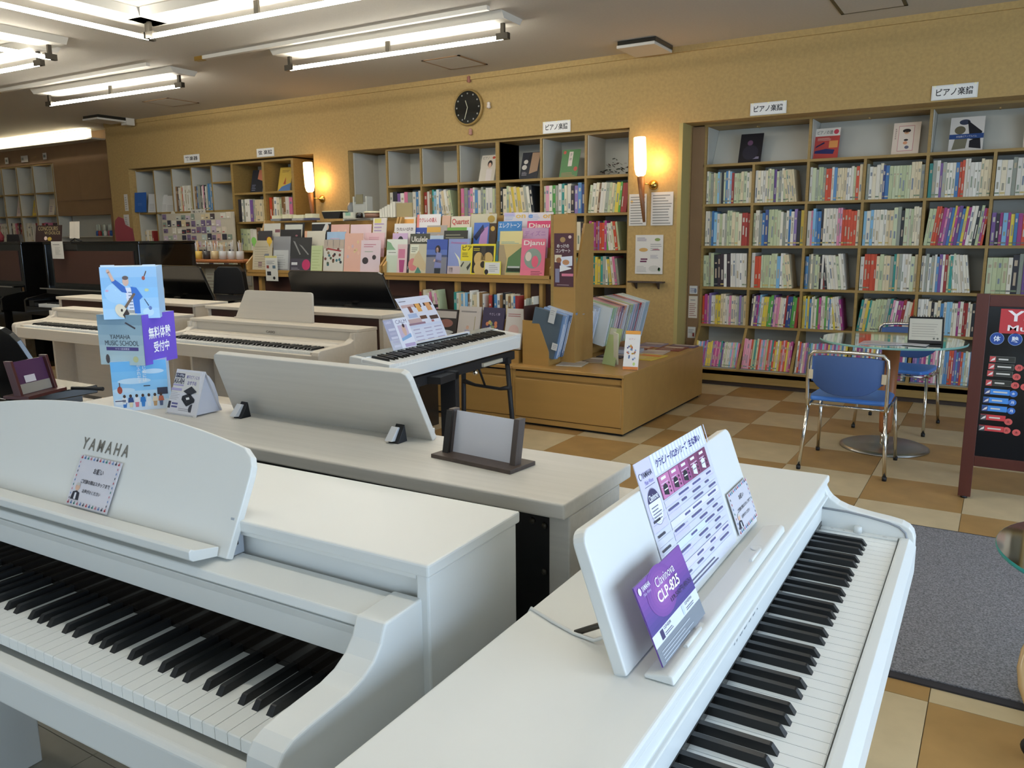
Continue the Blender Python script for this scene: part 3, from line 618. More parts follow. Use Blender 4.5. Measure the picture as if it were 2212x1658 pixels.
# ------------------------------------------------------------ pianos
def white_key_mesh():
    m = MB(); W_ = .0235; g = .0005
    m.prism([(0, -.018), (.15, -.018), (.15, -.001), (.15, 0), (.0015, 0), (-.0, -.0015)], 'x', g, W_ - g, mt='key_white'); return m.mesh('white_key')
def black_key_mesh():
    m = MB(); W_ = .0115; h = .0115
    # tapered body, sloping front
    a, b = W_ / 2, W_ / 2 - .0012
    P = [(-a, .05, 0), (a, .05, 0), (a, .15, 0), (-a, .15, 0), (-b, .058, h * .93), (b, .058, h * .93), (b, .15, h), (-b, .15, h), (-b, .0605, h), (b, .0605, h)]
    m.add(P, [(0, 1, 5, 4), (4, 5, 9, 8), (8, 9, 6, 7), (1, 2, 6, 9, 5), (3, 0, 4, 8, 7), (2, 3, 7, 6), (0, 3, 2, 1)], mt='key_black'); return m.mesh('black_key')
WK, BK = white_key_mesh(), black_key_mesh()
BOFF = [.0148, .0423, .0846, .1112, .1378]
def keyboard(t, z, individual=True, y0=0, M=None):
    """52 white and 36 black keys, player on the -y side; z is the white key top"""
    if individual:
        for k in range(52):
            o = bpy.data.objects.new('white_key', WK); COL.objects.link(o); o.parent = t; o.location = (-.611 + k * .0235, y0, z)
        xs_ = [-.611 - 5 * .0235 + o_ * .1645 + b for o_ in range(9) for b in BOFF]
        for x in xs_:
            if -.611 + .01 < x < .611 - .02:
                o = bpy.data.objects.new('black_key', BK); COL.objects.link(o); o.parent = t; o.location = (x, y0, z)
    else:
        a = MB(); b_ = MB()
        for k in range(52):
            x = -.611 + k * .0235; a.box(x + .0004, y0, z - .018, x + .0231, y0 + .15, z, mt='key_white')
        for o_ in range(9):
            for b in BOFF:
                x = -.611 - 5 * .0235 + o_ * .1645 + b
                if -.6 < x < .59: b_.prism([(y0 + .05, z), (y0 + .15, z), (y0 + .15, z + .0115), (y0 + .06, z + .0115)], 'x', x - .0057, x + .0057, mt='key_black')
        o = a.build('white_keys', t); o['kind'] = 'stuff'; o = b_.build('black_keys', t); o['kind'] = 'stuff'
def cheek(t, prof, x0, x1, mt, name='cheek'):
    for s in (-1, 1):
        a, b = sorted((s * x0, s * x1)); MB().prism(prof, 'x', a, b, mt=mt).build(name, t, .0035, 3)
def arc(c, r, a0, a1, n=8): return [(c[0] + r * cos(radians(a0 + (a1 - a0) * i / n)), c[1] + r * sin(radians(a0 + (a1 - a0) * i / n))) for i in range(n + 1)]
def rpoly(w_, h, r, n=5, bottom=0):
    """rectangle centred in u, v from 0 to h, rounded top corners"""
    return [(-w_, 0), (w_, 0)] + arc((w_ - r, h - r), r, 0, 90, n) + arc((-w_ + r, h - r), r, 90, 180, n)
def stand_panel(poly, th, M, mt):
    m = MB(M); m.prism(poly, 'z', -th, 0, mt=mt); return m

# --- piano A: white digital piano at the lower left
A_ROT = radians(1.385)
A0 = Vector((-.7364, .6362, 0)) - Vector((cos(A_ROT) * .5875 - sin(A_ROT) * .05, sin(A_ROT) * .5875 + cos(A_ROT) * .05, 0))
tA = thing('digital_piano', 'large white digital piano with an arched music stand at the lower left', 'piano', A0, A_ROT)
W = 'piano_white'
HW = .7275
for s in (-1, 1):
    a, b = sorted((s * (HW - .02), s * HW)); MB().box(a, .177, 0, b, .405, .908, mt=W).build('side_panel', tA, .003)
MB().box(-HW - .004, .172, .908, HW + .004, .41, .926, mt=W).build('top_lid', tA, .003)
MB().box(-HW + .02, .19, .80, HW - .02, .2, .908, mt=W).box(-HW + .02, .178, .9, HW - .02, .185, .908, mt=W).build('front_panel', tA, .002)
MB().box(-HW + .03, .375, .25, HW - .03, .395, .905, mt='piano_white').build('back_panel', tA)
cprof = [(.18, .62), (-.079, .62)] + [(-.082, .775), (-.079, .792), (-.07, .804), (-.055, .811), (-.03, .814), (.035, .818), (.06, .824), (.08, .835), (.094, .851), (.101, .868), (.104, .874), (.18, .876)]
cheek(tA, cprof, .668, .716, W)
MB().prism([(.106, .857), (.11, .87), (.18, .872), (.18, .86), (.115, .854)], 'x', -.667, .667, mt=W).build('key_cover_ledge', tA, .002)
MB().prism([(.112, .853), (.122, .80), (.134, .80), (.134, .853)], 'x', -.667, .667, mt=W).prism([(.108, .8535), (.12, .8535), (.12, .842), (.1145, .838)], 'x', -.667, .667, mt=W).build('fallboard', tA, .0012)
MB().box(-.667, .15, .735, .667, .158, .81, mt='fall_black').box(-.667, .134, .80, .667, .155, .804, mt='fall_black').box(-.667, .1495, .72, .667, .152, .738, mt='fall_black').build('black_back_strip', tA)
for s in (-1, 1):
    a, b = sorted((s * .613, s * .667)); MB().box(a, .001, .70, b, .15, .7285, mt=W).build('key_block', tA, .001)
MB().prism([(-.036, .648), (-.03, .642), (-.004, .642), (-.004, .706), (-.028, .708), (-.036, .702)], 'x', -.668, .668, mt=W).build('key_slip', tA, .003)
MB().box(-.668, -.004, .62, .668, .36, .70, mt=W).build('keybed', tA)
keyboard(tA, .73)
# music stand, leaning back 25 degrees
SM = frame((0, .143, .876), (1, 0, 0), (0, sin(radians(25.6)), cos(radians(25.6))))
def arch(w_, hs, hc, r):
    R_ = (w_ * w_ + (hc - hs) ** 2) / (2 * (hc - hs)); cy = hc - R_; pts = [(-w_, 0), (w_, 0)]
    amax = math.asin((w_ - r) / R_)
    pts += [(w_, hs - r * 1.3), (w_ - r * .08, hs - r * .75), (w_ - r * .35, hs - r * .25)]
    for i in range(25): a = amax - 2 * amax * i / 24; pts.append((R_ * sin(a), cy + R_ * cos(a)))
    pts += [(-w_ + r * .35, hs - r * .25), (-w_ + r * .08, hs - r * .75), (-w_, hs - r * 1.3)]
    return pts
st_ = stand_panel(arch(.388, .160, .196, .028), .013, SM, W).build('music_stand', tA, .002)
MB(SM).text('Y A M A H A', -.028, .114, .100, .135, '77736A', .0008, True).build('lettering', st_)
MB(SM).prism([(0, -.004), (-.002, .014), (.012, .016), (.046, .014), (.048, .0), (.04, -.006)][::-1], 'x', -.37, .37, mt=W).build('stand_ledge', tA, .002) if 0 else None
lp = MB(); lp.prism([(.142, .877), (.1, .884), (.094, .889), (.094, .9), (.098, .9035), (.104, .9), (.146, .891)], 'x', -.383, .370, mt=W); lp.build('stand_ledge', tA, .0012)
sp = MB(); sp.prism([(.155, .873), (.182, .873), (.182, .925), (.168, .93)], 'x', .374, .381, 'A8AEB6', 'print'); sp.box(.381, .163, .888, .3815, .172, .906, '2A2A2C'); sp.box(.3816, .165, .891, .3818, .170, .903, 'C8C8C8'); sp.build('stand_support', tA)
sp = MB(); sp.prism([(.155, .873), (.182, .873), (.182, .925), (.168, .93)], 'x', -.381, -.374, 'A8AEB6', 'print'); sp.build('stand_support', tA)
# tan reflection card on the black strip = small gold sticker
def border(mb, w_, h, w0=.0012):
    cs = ['C0505A', '4A7AB0', '3A8A80', 'C87A8A', '6A8AC0', '404A5A']
    n = max(6, int(w_ / .0085))
    for i in range(n):
        for v in (.05 * h, .95 * h):
            u = w_ * (.05 + .9 * i / (n - 1)); c = cs[i % 6]; mb.disc(u, v, .0026, .0018, c, w0, 6); mb.quad(u - .0004, v, u + .0012, v + .004, c, w0)
    n = max(6, int(h / .0075))
    for i in range(1, n - 1):
        for u in (.045 * w_, .955 * w_): v = h * (.05 + .9 * i / (n - 1)); mb.disc(u, v, .0012, .0022, cs[(i * 5) % 6], w0, 6)
def notice_card(w_, h, M):
    m = MB(M); m.box(0, 0, 0, w_, h, .0012, 'D6D4DC', 'gloss'); border(m, w_, h, .0018)
    m.text('お願い', w_ * .42, h * .68, w_ * .66, h * .79, '3A3A42', .0018, True)
    m.text('ご試弾の際はスタッフまで', w_ * .2, h * .46, w_ * .9, h * .545, '3E3E46', .0018, True)
    m.text('お声がけください', w_ * .3, h * .28, w_ * .74, h * .36, '3E3E46', .0018, True)
    m.disc(w_ * .17, h * .37, w_ * .055, h * .07, 'D8B29A', .0018, 14); m.disc(w_ * .17, h * .43, w_ * .05, h * .03, 'C8C2BC', .0020, 12)
    m.poly([(w_ * .07, h * .12), (w_ * .27, h * .12), (w_ * .25, h * .27), (w_ * .17, h * .3), (w_ * .09, h * .27)], '2A2A38', .0018)
    m.poly([(w_ * .15, h * .13), (w_ * .2, h * .13), (w_ * .19, h * .26), (w_ * .15, h * .26)], 'E0E0E8', .0022)
    return m
MA = Matrix.Translation(A0) @ Matrix.Rotation(A_ROT, 4, 'Z')
def place(mb, name, M, label, cat, group=None, bevel=0):
    o = mb.build(name, None, bevel); o.matrix_world = M; return tag(o, label, cat, group)
place(notice_card(.113, .086, I4), 'notice_card', MA @ frame((-.014, .150, .892), (1, 0, 0), (0, sin(radians(25.6)), cos(radians(25.6)))) @ Matrix.Translation((0, 0, .0035)), 'small bordered request card on the arched music stand under the lettering', 'card')

# --- piano C: white digital piano at the lower right, keys toward the right wall
C_ROT = radians(90.615)
C0 = Vector((-.1892, 1.6736, 0)) - Vector((cos(C_ROT) * .5875 - sin(C_ROT) * .05, sin(C_ROT) * .5875 + cos(C_ROT) * .05, 0))
tC = thing('digital_piano', 'white digital piano at the lower right with its keys facing the door mat', 'piano', C0, C_ROT)
MC = Matrix.Translation(C0) @ Matrix.Rotation(C_ROT, 4, 'Z')
HW = .6585
cp = [(.385, 0), (.385, .82), (.145, .82), (.145, .814), (.139, .803), (.132, .795), (.117, .785), (.1, .779), (.08, .775), (.05, .771), (.02, .768), (-.005, .764), (-.018, .758), (-.026, .749), (-.03, .735), (-.031, .70), (-.027, .66), (.3, .60), (.3, 0)]
cheek(tC, cp, .627, HW, W, 'side_panel')
MB().box(-HW - .001, .142, .820, HW + .001, .386, .836, mt=W).build('top_lid', tC, .004, 3)
MB().prism([(.144, .82), (.1445, .80), (.138, .799), (.138, .793), (.147, .790), (.148, .742), (.17, .742), (.17, .82)], 'x', -.627, .627, mt=W).build('fallboard', tC, .0015)
m = MB(frame((0, .1476, 0), (1, 0, 0), (0, 0, 1))); m.text('YAMAHA', -.05, .772, .09, .784, '8A8C90', .0006, True); m.build('lettering', tC)
MB().box(-.627, .147, .72, .627, .17, .742, mt='fall_black').build('black_back_strip', tC)
MB().box(-.627, -.002, .6, .627, .38, .705, mt=W).build('keybed', tC)
MB().prism([(-.0025, .700), (-.0025, .733), (-.006, .736), (-.02, .736), (-.0335, .722), (-.0335, .668), (-.028, .66), (-.0025, .66)], 'x', -.627, .627, mt=W).build('key_slip', tC, .0012)
for s in (-1, 1):
    a, b = sorted((s * .6115, s * .627)); MB().box(a, .0, .70, b, .147, .7335, mt=W).build('key_block', tC, .0008)
MB().lathe([(.0085, 0), (.0075, .012), (.0065, .013), (0, .0135)], (.6195, .075, .7335), 18, mt=W).build('volume_knob', tC)
MB().disc(.6195, .125, .003, .003, 'C8C8C8', .7338).quad(.617, .02, .619, .028, '9A9A9A', .7338).quad(.6165, .1, .6185, .103, '9A9A9A', .7338).build('panel_marks', tC)
gr = [(.6265, .147, .772), (.6265, .1, .772), (.6265, .06, .768), (.6265, .02, .762), (.6265, .0, .756), (.6265, -.012, .746), (.6265, -.016, .73), (.6265, -.016, .70)]
MB().tube(gr, .0024, 6, '8E9196', 'print').build('cover_track', tC)
MB().box(-.62, .35, .1, .62, .365, .82, mt=W).build('back_panel', tC)
keyboard(tC, .73)
for k in range(52):   # pale gaps at the key roots
    pass
SC_ = frame((0, .202, .838), (1, 0, 0), (0, sin(radians(20)), cos(radians(20))))
stand_panel(rpoly(.296, .175, .018), .017, SC_, W).build('music_stand', tC, .0025, 3)
MB().prism([(.149, .8365), (.151, .846), (.156, .8485), (.186, .8415), (.186, .8365)], 'x', -.286, .27, mt=W).build('stand_ledge', tC, .003, 3)
for u in (-.18, .12): MB().tube([(u - .035, .1605, .8485), (u + .02, .1605, .8485)], .003, 8, mt=W).lathe([(.011, 0), (.011, .0018), (.008, .0022)], (u + .028, .166, .8455), 16, mt=W).build('page_holder', tC)
MB().box(-.24, .235, .845, -.225, .24, .875, mt='board_black').tube([(-.232, .24, .872), (-.232, .3, .838)], .004, 8, mt='metal_dark').build('stand_strut', tC)
MB().box(.225, .235, .845, .24, .24, .875, mt='board_black').tube([(.232, .24, .872), (.232, .3, .838)], .004, 8, mt='metal_dark').build('stand_strut', tC)
cbl = MB(); cbl.tube([(-.23, .24, .856), (-.236, .25, .850), (-.24, .27, .8395), (-.235, .3, .8385), (-.22, .34, .8385), (-.2, .383, .838), (-.2, .392, .82), (-.2, .392, .6)], .0025, 8, 'D8D8D4', 'print')
place(cbl, 'white_cable', MC, 'thin white cable trailing behind the tilted white music stand', 'cable')
# spec sheet on stand
m = MB(); w_, h = .285, .198
m.box(0, 0, 0, w_, h, .0008, 'DADCE6', 'gloss'); L1 = .0012
m.quad(0, .1, .055, h, 'CFCBE8', L1); m.quad(.055, h - .03, w_, h, 'E6E8F0', L1)
for k in range(20): m.quad(.055 + k * .0125, h - .03, .055 + k * .0125 + .003, h, 'CCD0E4', L1 + .0002)
m.text('クラビノーバCLPシリーズ', .07, h - .021, .20, h - .009, '3A3480', L1 + .0005, True); m.text('主な違い', .208, h - .021, .262, h - .009, '3A3480', L1 + .0005, True)
m.text('YAMAHA', .014, h - .024, .05, h - .016, '28283A', L1 + .0003, True); m.disc(.009, h - .02, .0045, .005, '5A5A70', L1 + .0003, 14); m.disc(.009, h - .02, .0032, .0037, 'E0E0F0', L1 + .0005, 14)
m.text('Make Waves', .018, h - .034, .048, h - .028, '8A80C0', L1 + .0003); m.quad(.014, h - .037, .05, h - .0363, '5A5A70', L1 + .0003)
m.disc(.03, .132, .023, .026, 'C8C4D8', L1, 28); m.disc(.03, .132, .0215, .0245, 'ECECF4', L1 + .0002, 28)
m.poly([(.03 + .0215 * cos(radians(a)), .132 + .0245 * sin(radians(a))) for a in range(18, 163, 12)], '38305A', L1 + .0005); m.text('Clavinova', .014, .141, .046, .150, 'F0F0F8', L1 + .0008, True)
m.lines(.014, .114, .046, .136, 5, '6A6A80', .25, L1 + .0008)
m.quad(.06, .132, .27, h - .033, '7A4468', L1 + .0002)
for k in range(5):
    x = .063 + k * .0415; m.quad(x, .1325, x + .039, h - .0335, ['C87AA8', 'B8689A', '9A4E80', '854468', '7A3F60'][k], L1 + .0004)
    m.quad(x + .008, h - .040, x + .026, h - .036, 'F0E8F4', L1 + .0006); m.lines(x + .003, h - .05, x + .033, h - .042, 2, 'D8B8D0', .4, L1 + .0006)
    c = '22222A' if k < 3 else 'E6E6EA'; m.poly([(x + .006, .138), (x + .022, .134), (x + .024, .148), (x + .018, .152), (x + .008, .15)], c, L1 + .0007); m.quad(x + .008, .143, x + .022, .1445, 'FFFFFF' if k < 3 else '8A8A90', L1 + .001)
    for q in range(3): m.quad(x + .029, .136 + q * .006, x + .033, .139 + q * .006, '3A2A3A', L1 + .0008)
for r in range(11):
    y = .018 + r * .0102; m.quad(.06, y, .275, y + .0004, 'B0AECC', L1 + .0005); m.quad(.005, y, .055, y + .0004, 'B8B8C8', L1 + .0005)
for r, (a, b, c) in enumerate([(.06, .275, 'D4D0EE'), (.06, .11, 'D0CCF0'), (.06, .275, 'E2E0F4'), (.06, .12, 'CCC8EC'), (.06, .19, 'D6E0F0'), (.06, .11, 'D0CCF0'), (.06, .275, 'D8D4F2')]):
    m.quad(a, .118 - r * .0152, b, .130 - r * .0152, c, L1 + .0002)
for r in range(11):
    y = .020 + r * .0102; u = .066 + .05 * (r % 3)
    while u < .25: wd = .015 + .03 * rnd.random(); m.quad(u, y + .002, min(u + wd, .27), y + .0048, '5A5888', L1 + .0008); u += wd + .012 + .03 * rnd.random()
    if r % 2: m.quad(.008, y + .001, .03 + .02 * rnd.random(), y + .0042, '3E3E4A', L1 + .0008)
m.lines(.07, .004, .2, .015, 2, '5A5A7A', .3, L1 + .0008)
place(m, 'comparison_sheet', MC @ SC_ @ Matrix.Translation((-.122, .012, .0006)) @ Matrix.Rotation(radians(-1), 4, 'Z'), 'large printed comparison sheet with a pink product strip on the right white stand', 'sheet')
# purple price card
m = MB(); w_, h = .155, .096
m.box(0, 0, 0, w_, h, .0015, '6A4A9A', 'gloss'); z1 = .0019
for k in range(10):
    m.quad(0, h * (.37 + .063 * k), w_, h * (.37 + .063 * (k + 1)), ['4A3A86', '523C8C', '5C3E92', '643F94', '6C4096', '74429A', '7A469C', '7E4A9E', '804CA0', '7E4C9E'][k], z1)
for k in range(7): m.disc(w_ * .42, h * .72, .044 - .006 * k, .030 - .004 * k, ['7A449A', '80489E', '874CA0', '8E52A4', '9656A8', '9C5CAA', 'A060AC'][k], z1 + .0003 + k * .00008, 24)
m.quad(0, h * .22, w_, h * .37, 'DCE0EC', z1); m.quad(0, 0, w_, h * .22, '80868E', z1)
m.text('Clavinova', w_ * .34, h * .78, w_ * .74, h * .9, 'F0ECF8', z1 + .001); m.text('CLP-825', w_ * .3, h * .6, w_ * .76, h * .74, 'FFFFFF', z1 + .001, True)
m.text('159,500円(税込)', w_ * .5, h * .48, w_ * .97, h * .565, '2E2440', z1 + .001); m.text('YAMAHA', w_ * .1, h * .88, w_ * .26, h * .945, 'F0ECF8', z1 + .001, True); m.disc(w_ * .06, h * .91, .004, .0045, 'E8E0F4', z1 + .001, 12)
m.text('Make Waves', w_ * .1, h * .82, w_ * .24, h * .86, 'C8B8E0', z1 + .001)
m.quad(w_ * .14, h * .24, w_ * .2, h * .35, '3A3060', z1 + .0004); m.text('CLP-825R', w_ * .22, h * .32, w_ * .37, h * .355, '2A2A3A', z1 + .0005); m.lines(w_ * .22, h * .25, w_ * .4, h * .3, 2, '6A6A80', .3, z1 + .0005)
m.quad(w_ * .62, h * .24, w_ * .66, h * .35, 'C8D4F0', z1 + .0004); m.text('CLP-825WH', w_ * .7, h * .32, w_ * .86, h * .355, '2A2A3A', z1 + .0005); m.lines(w_ * .7, h * .25, w_ * .88, h * .3, 2, '6A6A80', .3, z1 + .0005)
m.lines(w_ * .06, h * .02, w_ * .8, h * .18, 4, 'B8BEC6', .3, z1 + .0004)
place(m, 'price_card', MC @ frame((-.275, .168, .849), (1, 0, 0), (0, sin(radians(24)), cos(radians(24)))), 'purple price card leaning on the ledge of the right white piano', 'card')
place(notice_card(.112, .072, I4), 'notice_card', MC @ SC_ @ Matrix.Translation((.178, .010, .0035)), 'small bordered request card at the far end of the right piano stand', 'card')
m = MB()   # printed code is left out; its caption lines only
m.lines(0, 0, .03, .012, 2, '7A7A8A', .25, 0)

# --- piano B: grained white piano behind, seen from the back
BZ = .905
tB = thing('digital_piano', 'white grained digital piano seen from behind in the middle, its back black', 'piano', (-1.353, 1.25, 0), radians(180.3))
G = 'piano_grain'; HB = .768
def Bl(x): return -(x + 1.353)
MB().box(-HB, -.138, BZ - .028, HB, .142, BZ, mt=G).build('top_lid', tB, .004, 3)
for s in (-1, 1): MB().box(s * (HB - .022) - .02, -.09, 0, s * (HB - .022) + .02, .118, BZ - .028, mt=G).build('side_panel', tB, .003)
bp = MB(); bp.box(-HB + .05, .09, .06, HB - .05, .1, BZ - .028, mt='board_black'); bp.build('back_panel', tB)
for x in (-1.2, -1.0, -.8, -.669, -.62):
    for z in ((.879,) if x < -.66 else (.845, .76)):
        MB(frame((Bl(x) if x != -.62 else Bl(-.645), .1, z if x > -.66 else .85), (-1, 0, 0), (0, 0, 1))).lathe([(.006, 0), (.005, .003), (0, .004)], n=12, mt='metal_dark').build('screw', tB)
MB().box(-HB + .03, -.30, .70, HB - .03, -.138, .80, mt=G).build('key_cover', tB, .004)
MB().box(-HB + .03, -.30, .60, HB - .03, .09, .70, mt=G).build('keybed', tB, .003)
# its music stand, leaning toward us
Mst = frame((Bl(-1.345), -.100, BZ + .001), (1, 0, 0), (0, sin(radians(23)) * 1, cos(radians(23))))
hS = .172
m = MB(Mst); m.prism([(-.325, 0), (.33, 0), (.318, hS)] [:0] + [(-.318, 0), (.318, 0), (.306, hS - .02), (.298, hS - .004), (.288, hS), (-.29, hS), (-.3, hS - .005), (-.306, hS - .02)], 'z', -.008, .008, mt=G); m.build('music_stand', tB, .002)
MB().box(Bl(-1.345) - .30, -.125, BZ, Bl(-1.345) + .30, -.108, BZ + .02, mt=G).build('stand_ledge', tB, .002)
for xx in (-1.575, -1.085):
    u = Bl(xx); m = MB(); m.box(u - .012, -.06, BZ, u + .014, -.03, BZ + .004, mt='board_black'); m.prism([(-.062, BZ), (-.03, BZ), (-.055, BZ + .038)], 'x', u - .012, u + .012, mt='board_black')
    m.prism([(-.034, BZ + .004), (-.02, BZ + .006), (-.045, BZ + .033), (-.054, BZ + .03)], 'x', u - .002, u + .017, 'C8CACC', 'print'); m.build('stand_bracket', tB, .001)
# --- things on B
t = thing('photo_holder', 'dark wooden holder with a clear empty sheet on the grained white piano', 'card holder', (-.845, 1.262, BZ), radians(-6))
MB().box(-.1, -.040, 0, .1, .040, .008, mt='dark_wood').build('base', t, .001)
lean = Matrix.Rotation(radians(-12), 4, 'X')
for s in (-1, 1):
    m = MB(); m.prism([(-.012, .006), (.008, .006), (.024, .094), (.004, .094)], 'x', s * .081 - (.008 if s < 0 else .005), s * .081 + (.005 if s < 0 else .008), mt='dark_wood'); m.build('post', t, .0008)
    if s < 0:
        for q in (-.004, .002): MB().prism([(q - .0135, .008), (q - .012, .008), (q + .004, .092), (q + .0025, .092)], 'x', -.0895, -.075, '1E1A18', 'print').build('groove', t)
m = MB(); m.prism([(-.001, .008), (.001, .008), (.0165, .090), (.0145, .090)], 'x', -.078, .078, 'C4C4CA', 'gloss'); m.build('clear_sheet', t)
# tent card
t = thing('tent_card', 'white folded tent card advertising a black speaker box on the grained piano', 'card', (-1.727, 1.268, BZ), radians(2)); t.scale = (.92, .92, .88)
def M_face(): return frame((-.06, -.042, .004), (1, 0, 0), (0, .36, 1))
m = MB(M_face()); m.prism([(-.002, -.004), (.012, .004), (.1, .004), (.114, -.004), (.122, -.003), (.11, .075), (.1, .122), (.012, .122), (.004, .07)], 'z', -.001, 0, 'D4D2CE', 'print')
w0 = .0006
m.quad(.008, .104, .044, .116, '2C2E4A', w0); m.text('ピアノ補助台', .010, .106, .042, .114, 'E8E8F0', w0 * 2, True); m.text('AX-RH', .006, .086, .046, .102, '2C2E4A', w0, True); m.quad(.005, .080, .047, .084, 'A8A0C8', w0)
m.text('椅子ピアノにも', .052, .102, .104, .113, '8A82B0', w0, True); m.text('おすすめ', .060, .085, .096, .097, '8A82B0', w0, True)
m.quad(.002, .066, .044, .073, 'A8A0C8', w0); m.lines(.004, .040, .044, .064, 5, 'A0A0A8', .25, w0)
m.poly([(.052, .066), (.080, .082), (.105, .068), (.078, .055)], '2A2A30', w0 * 2); m.poly([(.052, .052), (.078, .062), (.103, .046), (.076, .034)], '222228', w0 * 2); m.poly([(.052, .052), (.052, .042), (.076, .024), (.103, .038), (.103, .046), (.076, .034)], '1A1A20', w0 * 2.4); m.poly([(.068, .048), (.08, .051), (.084, .045), (.072, .042)], 'E0E0E0', w0 * 3)
m.quad(.002, .014, .012, .034, '2A2A38', w0); m.quad(.016, .026, .040, .031, '5A5A90', w0); m.quad(.016, .017, .040, .022, '5A5A90', w0); m.poly([(.098 + .013 * cos(a), .018 + .014 * sin(a)) for a in [radians(90 + 15 * i) for i in range(13)]], '3A3A44', w0); m.lines(.046, .006, .085, .02, 3, '7A7A84', .3, w0)
m.build('front_face', t)
m = MB(); m.prism([(-.042, .006), (-.04, .0), (.0015, .12), (.045, .004), (.047, .006), (.002, .124)], 'x', -.055, .060, 'D4D4DA', 'print')
m.build('back_face', t)
m = MB()
seg = [(.0, .122), (.02, .108), (.034, .085), (.044, .05), (.047, .012), (.047, .003)]
m.add([(.0505, y, z) for y, z in [(-.04, .004)] + seg], [(0, 1, 2, 3, 4, 5, 6)], 'D0D4E2', 'print'); m.build('side_face', t)
# stacked carton sign
def carton(M, faces, name, label, s=.152, h=.148, bg='9CC8F0'):
    m = MB(M); m.box(-s / 2, -s / 2, 0, s / 2, s / 2, h, bg, 'print')
    o = m.build(name); return o
t = thing('carton_sign', 'stack of three printed cardboard cubes, blue and purple, on the grained piano', 'display sign', (-1.925, 1.265, BZ))
def cube(z, rot, col, name, dx=0, s=.13, h=.128):
    m = MB(Matrix.Translation((dx, 0, z)) @ Matrix.Rotation(rot, 4, 'Z')); m.box(-s / 2, -s / 2, 0, s / 2, s / 2, h, col, 'print'); return m, s, h
def face(m, s, side, rot, z, dx):
    a = rot + side * pi / 2; nx, ny = sin(a), -cos(a); ux, uy = cos(a), sin(a)
    return frame((dx + nx * (s / 2 + .0004) - ux * s / 2, ny * (s / 2 + .0004) - uy * s / 2, z), (ux, uy, 0), (0, 0, 1))
r1 = radians(52); sky = ['8CC2EE', '9ACBF2', 'A6D2F4', 'B4D8F4', 'BEDFF6']
def skybg(m, s, h, cols):
    n = len(cols)
    for k, c in enumerate(cols): m.quad(0, h * k / n, s, h * (k + 1) / n, c, .0002)
# bottom
m, s, h = cube(0.0, r1, 'BBD6F0', 'bottom'); o1 = m.build('bottom_carton', t)
m = MB(face(None, s, 0, r1, 0, 0)); skybg(m, s, h, ['D8E6F6', 'BADCF6', '8EC8F2', '7CC0F0', '6EB8EE'])
for u, v, ru, rv in ((.4, .6, .3, .06), (.75, .78, .2, .05), (.2, .42, .2, .05)): m.disc(u * s, v * h, ru * s, rv * h, 'C4E0F6', .0005)
m.text('は\nじ\nめ\nに\nは', .56 * s, .58 * h, .63 * s, .97 * h, 'F4F8FC', .0009, True); m.text('あ\nふ\nれ\nだ\nす', .46 * s, .55 * h, .53 * s, .95 * h, 'E8F0FA', .0009, True)
for k in range(7):
    u = (.2 + .11 * k) * s; m.poly([(u - .004, .07 * h), (u + .003, .07 * h), (u + .005, .2 * h), (u - .005, .2 * h)], ['3C7AC8', 'E0D8B8', 'D87A90', '3C86D0', 'E8ECF0', 'C8A070', '5A6A90'][k], .0008)
    m.poly([(u - .007, .17 * h), (u + .007, .17 * h), (u + .005, .27 * h), (u - .005, .27 * h)], ['F0F0F4', '34508C', 'E8E8F0', '2E7CC8', 'E0E8F0', 'E8D8C0', 'C06A50'][k], .0009); m.disc(u, .3 * h, .0035, .0045, '4A342C', .001, 8)
m.disc(.13 * s, .43 * h, .006, .010, 'A84A3A', .0009, 10); m.quad(.125 * s, .48 * h, .14 * s, .58 * h, '5A3028', .0009); m.quad(.8 * s, .3 * h, .99 * s, .44 * h, '3A3C50', .0009); m.quad(.56 * s, .48 * h, .68 * s, .5 * h, '3A3A4A', .0009)
m.quad(.03 * s, .14 * h, .22 * s, .24 * h, 'E8EEF4', .0009); m.quad(.03 * s, .2 * h, .22 * s, .22 * h, '3A3C60', .0011)
m.build('printed_face', o1)
# middle, corner toward the photographer
r2 = radians(108.7); z2 = .118; m, s, h = cube(z2, r2, '9FB4C0', 'mid'); o2 = m.build('middle_carton', t)
for side in (0, -1):
    m = MB(face(None, s, side, r2, z2, 0))
    if side == -1:
        skybg(m, s, h, ['B4CAD0', 'AEC6CE', 'A2BCC8', '94B2C2', '7E9EB2']); m.text('YAMAHA', .26 * s, .52 * h, .72 * s, .61 * h, '3E4650', .0008); m.text('MUSIC SCHOOL', .14 * s, .39 * h, .9 * s, .49 * h, '3E4650', .0008)
        m.quad(.16 * s, .29 * h, .88 * s, .36 * h, '4A3A80', .0006); m.text('ヤマハ音楽教室', .36 * s, .305 * h, .68 * s, .345 * h, 'E0E0F0', .0009); m.disc(.17 * s, .12 * h, .006, .012, '4A4040', .0006, 10); m.disc(.8 * s, .12 * h, .008, .008, 'C0C490', .0006, 10); m.poly([(.62 * s, .84 * h), (.65 * s, .86 * h), (.86 * s, .75 * h), (.84 * s, .72 * h)], '3A3640', .0006)
    else:
        m.quad(0, 0, s, h, '6F54C8', .0002); m.text('無料体験', .16 * s, .5 * h, .84 * s, .74 * h, 'FFFFFF', .0009, True); m.text('受付中', .28 * s, .22 * h, .76 * s, .44 * h, 'FFFFFF', .0009, True)
    m.build('printed_face', o2)
z3 = .236; r3 = radians(48.7); m, s, h = cube(z3, r3, 'A8D0F4', 'top', h=.130); o3 = m.build('top_carton', t)
m = MB(face(None, s, 0, r3, z3, 0)); skybg(m, s, h, ['B0D8F8', 'A2D0F6', '92C8F4', '90C2EE', 'A0CAF0'])
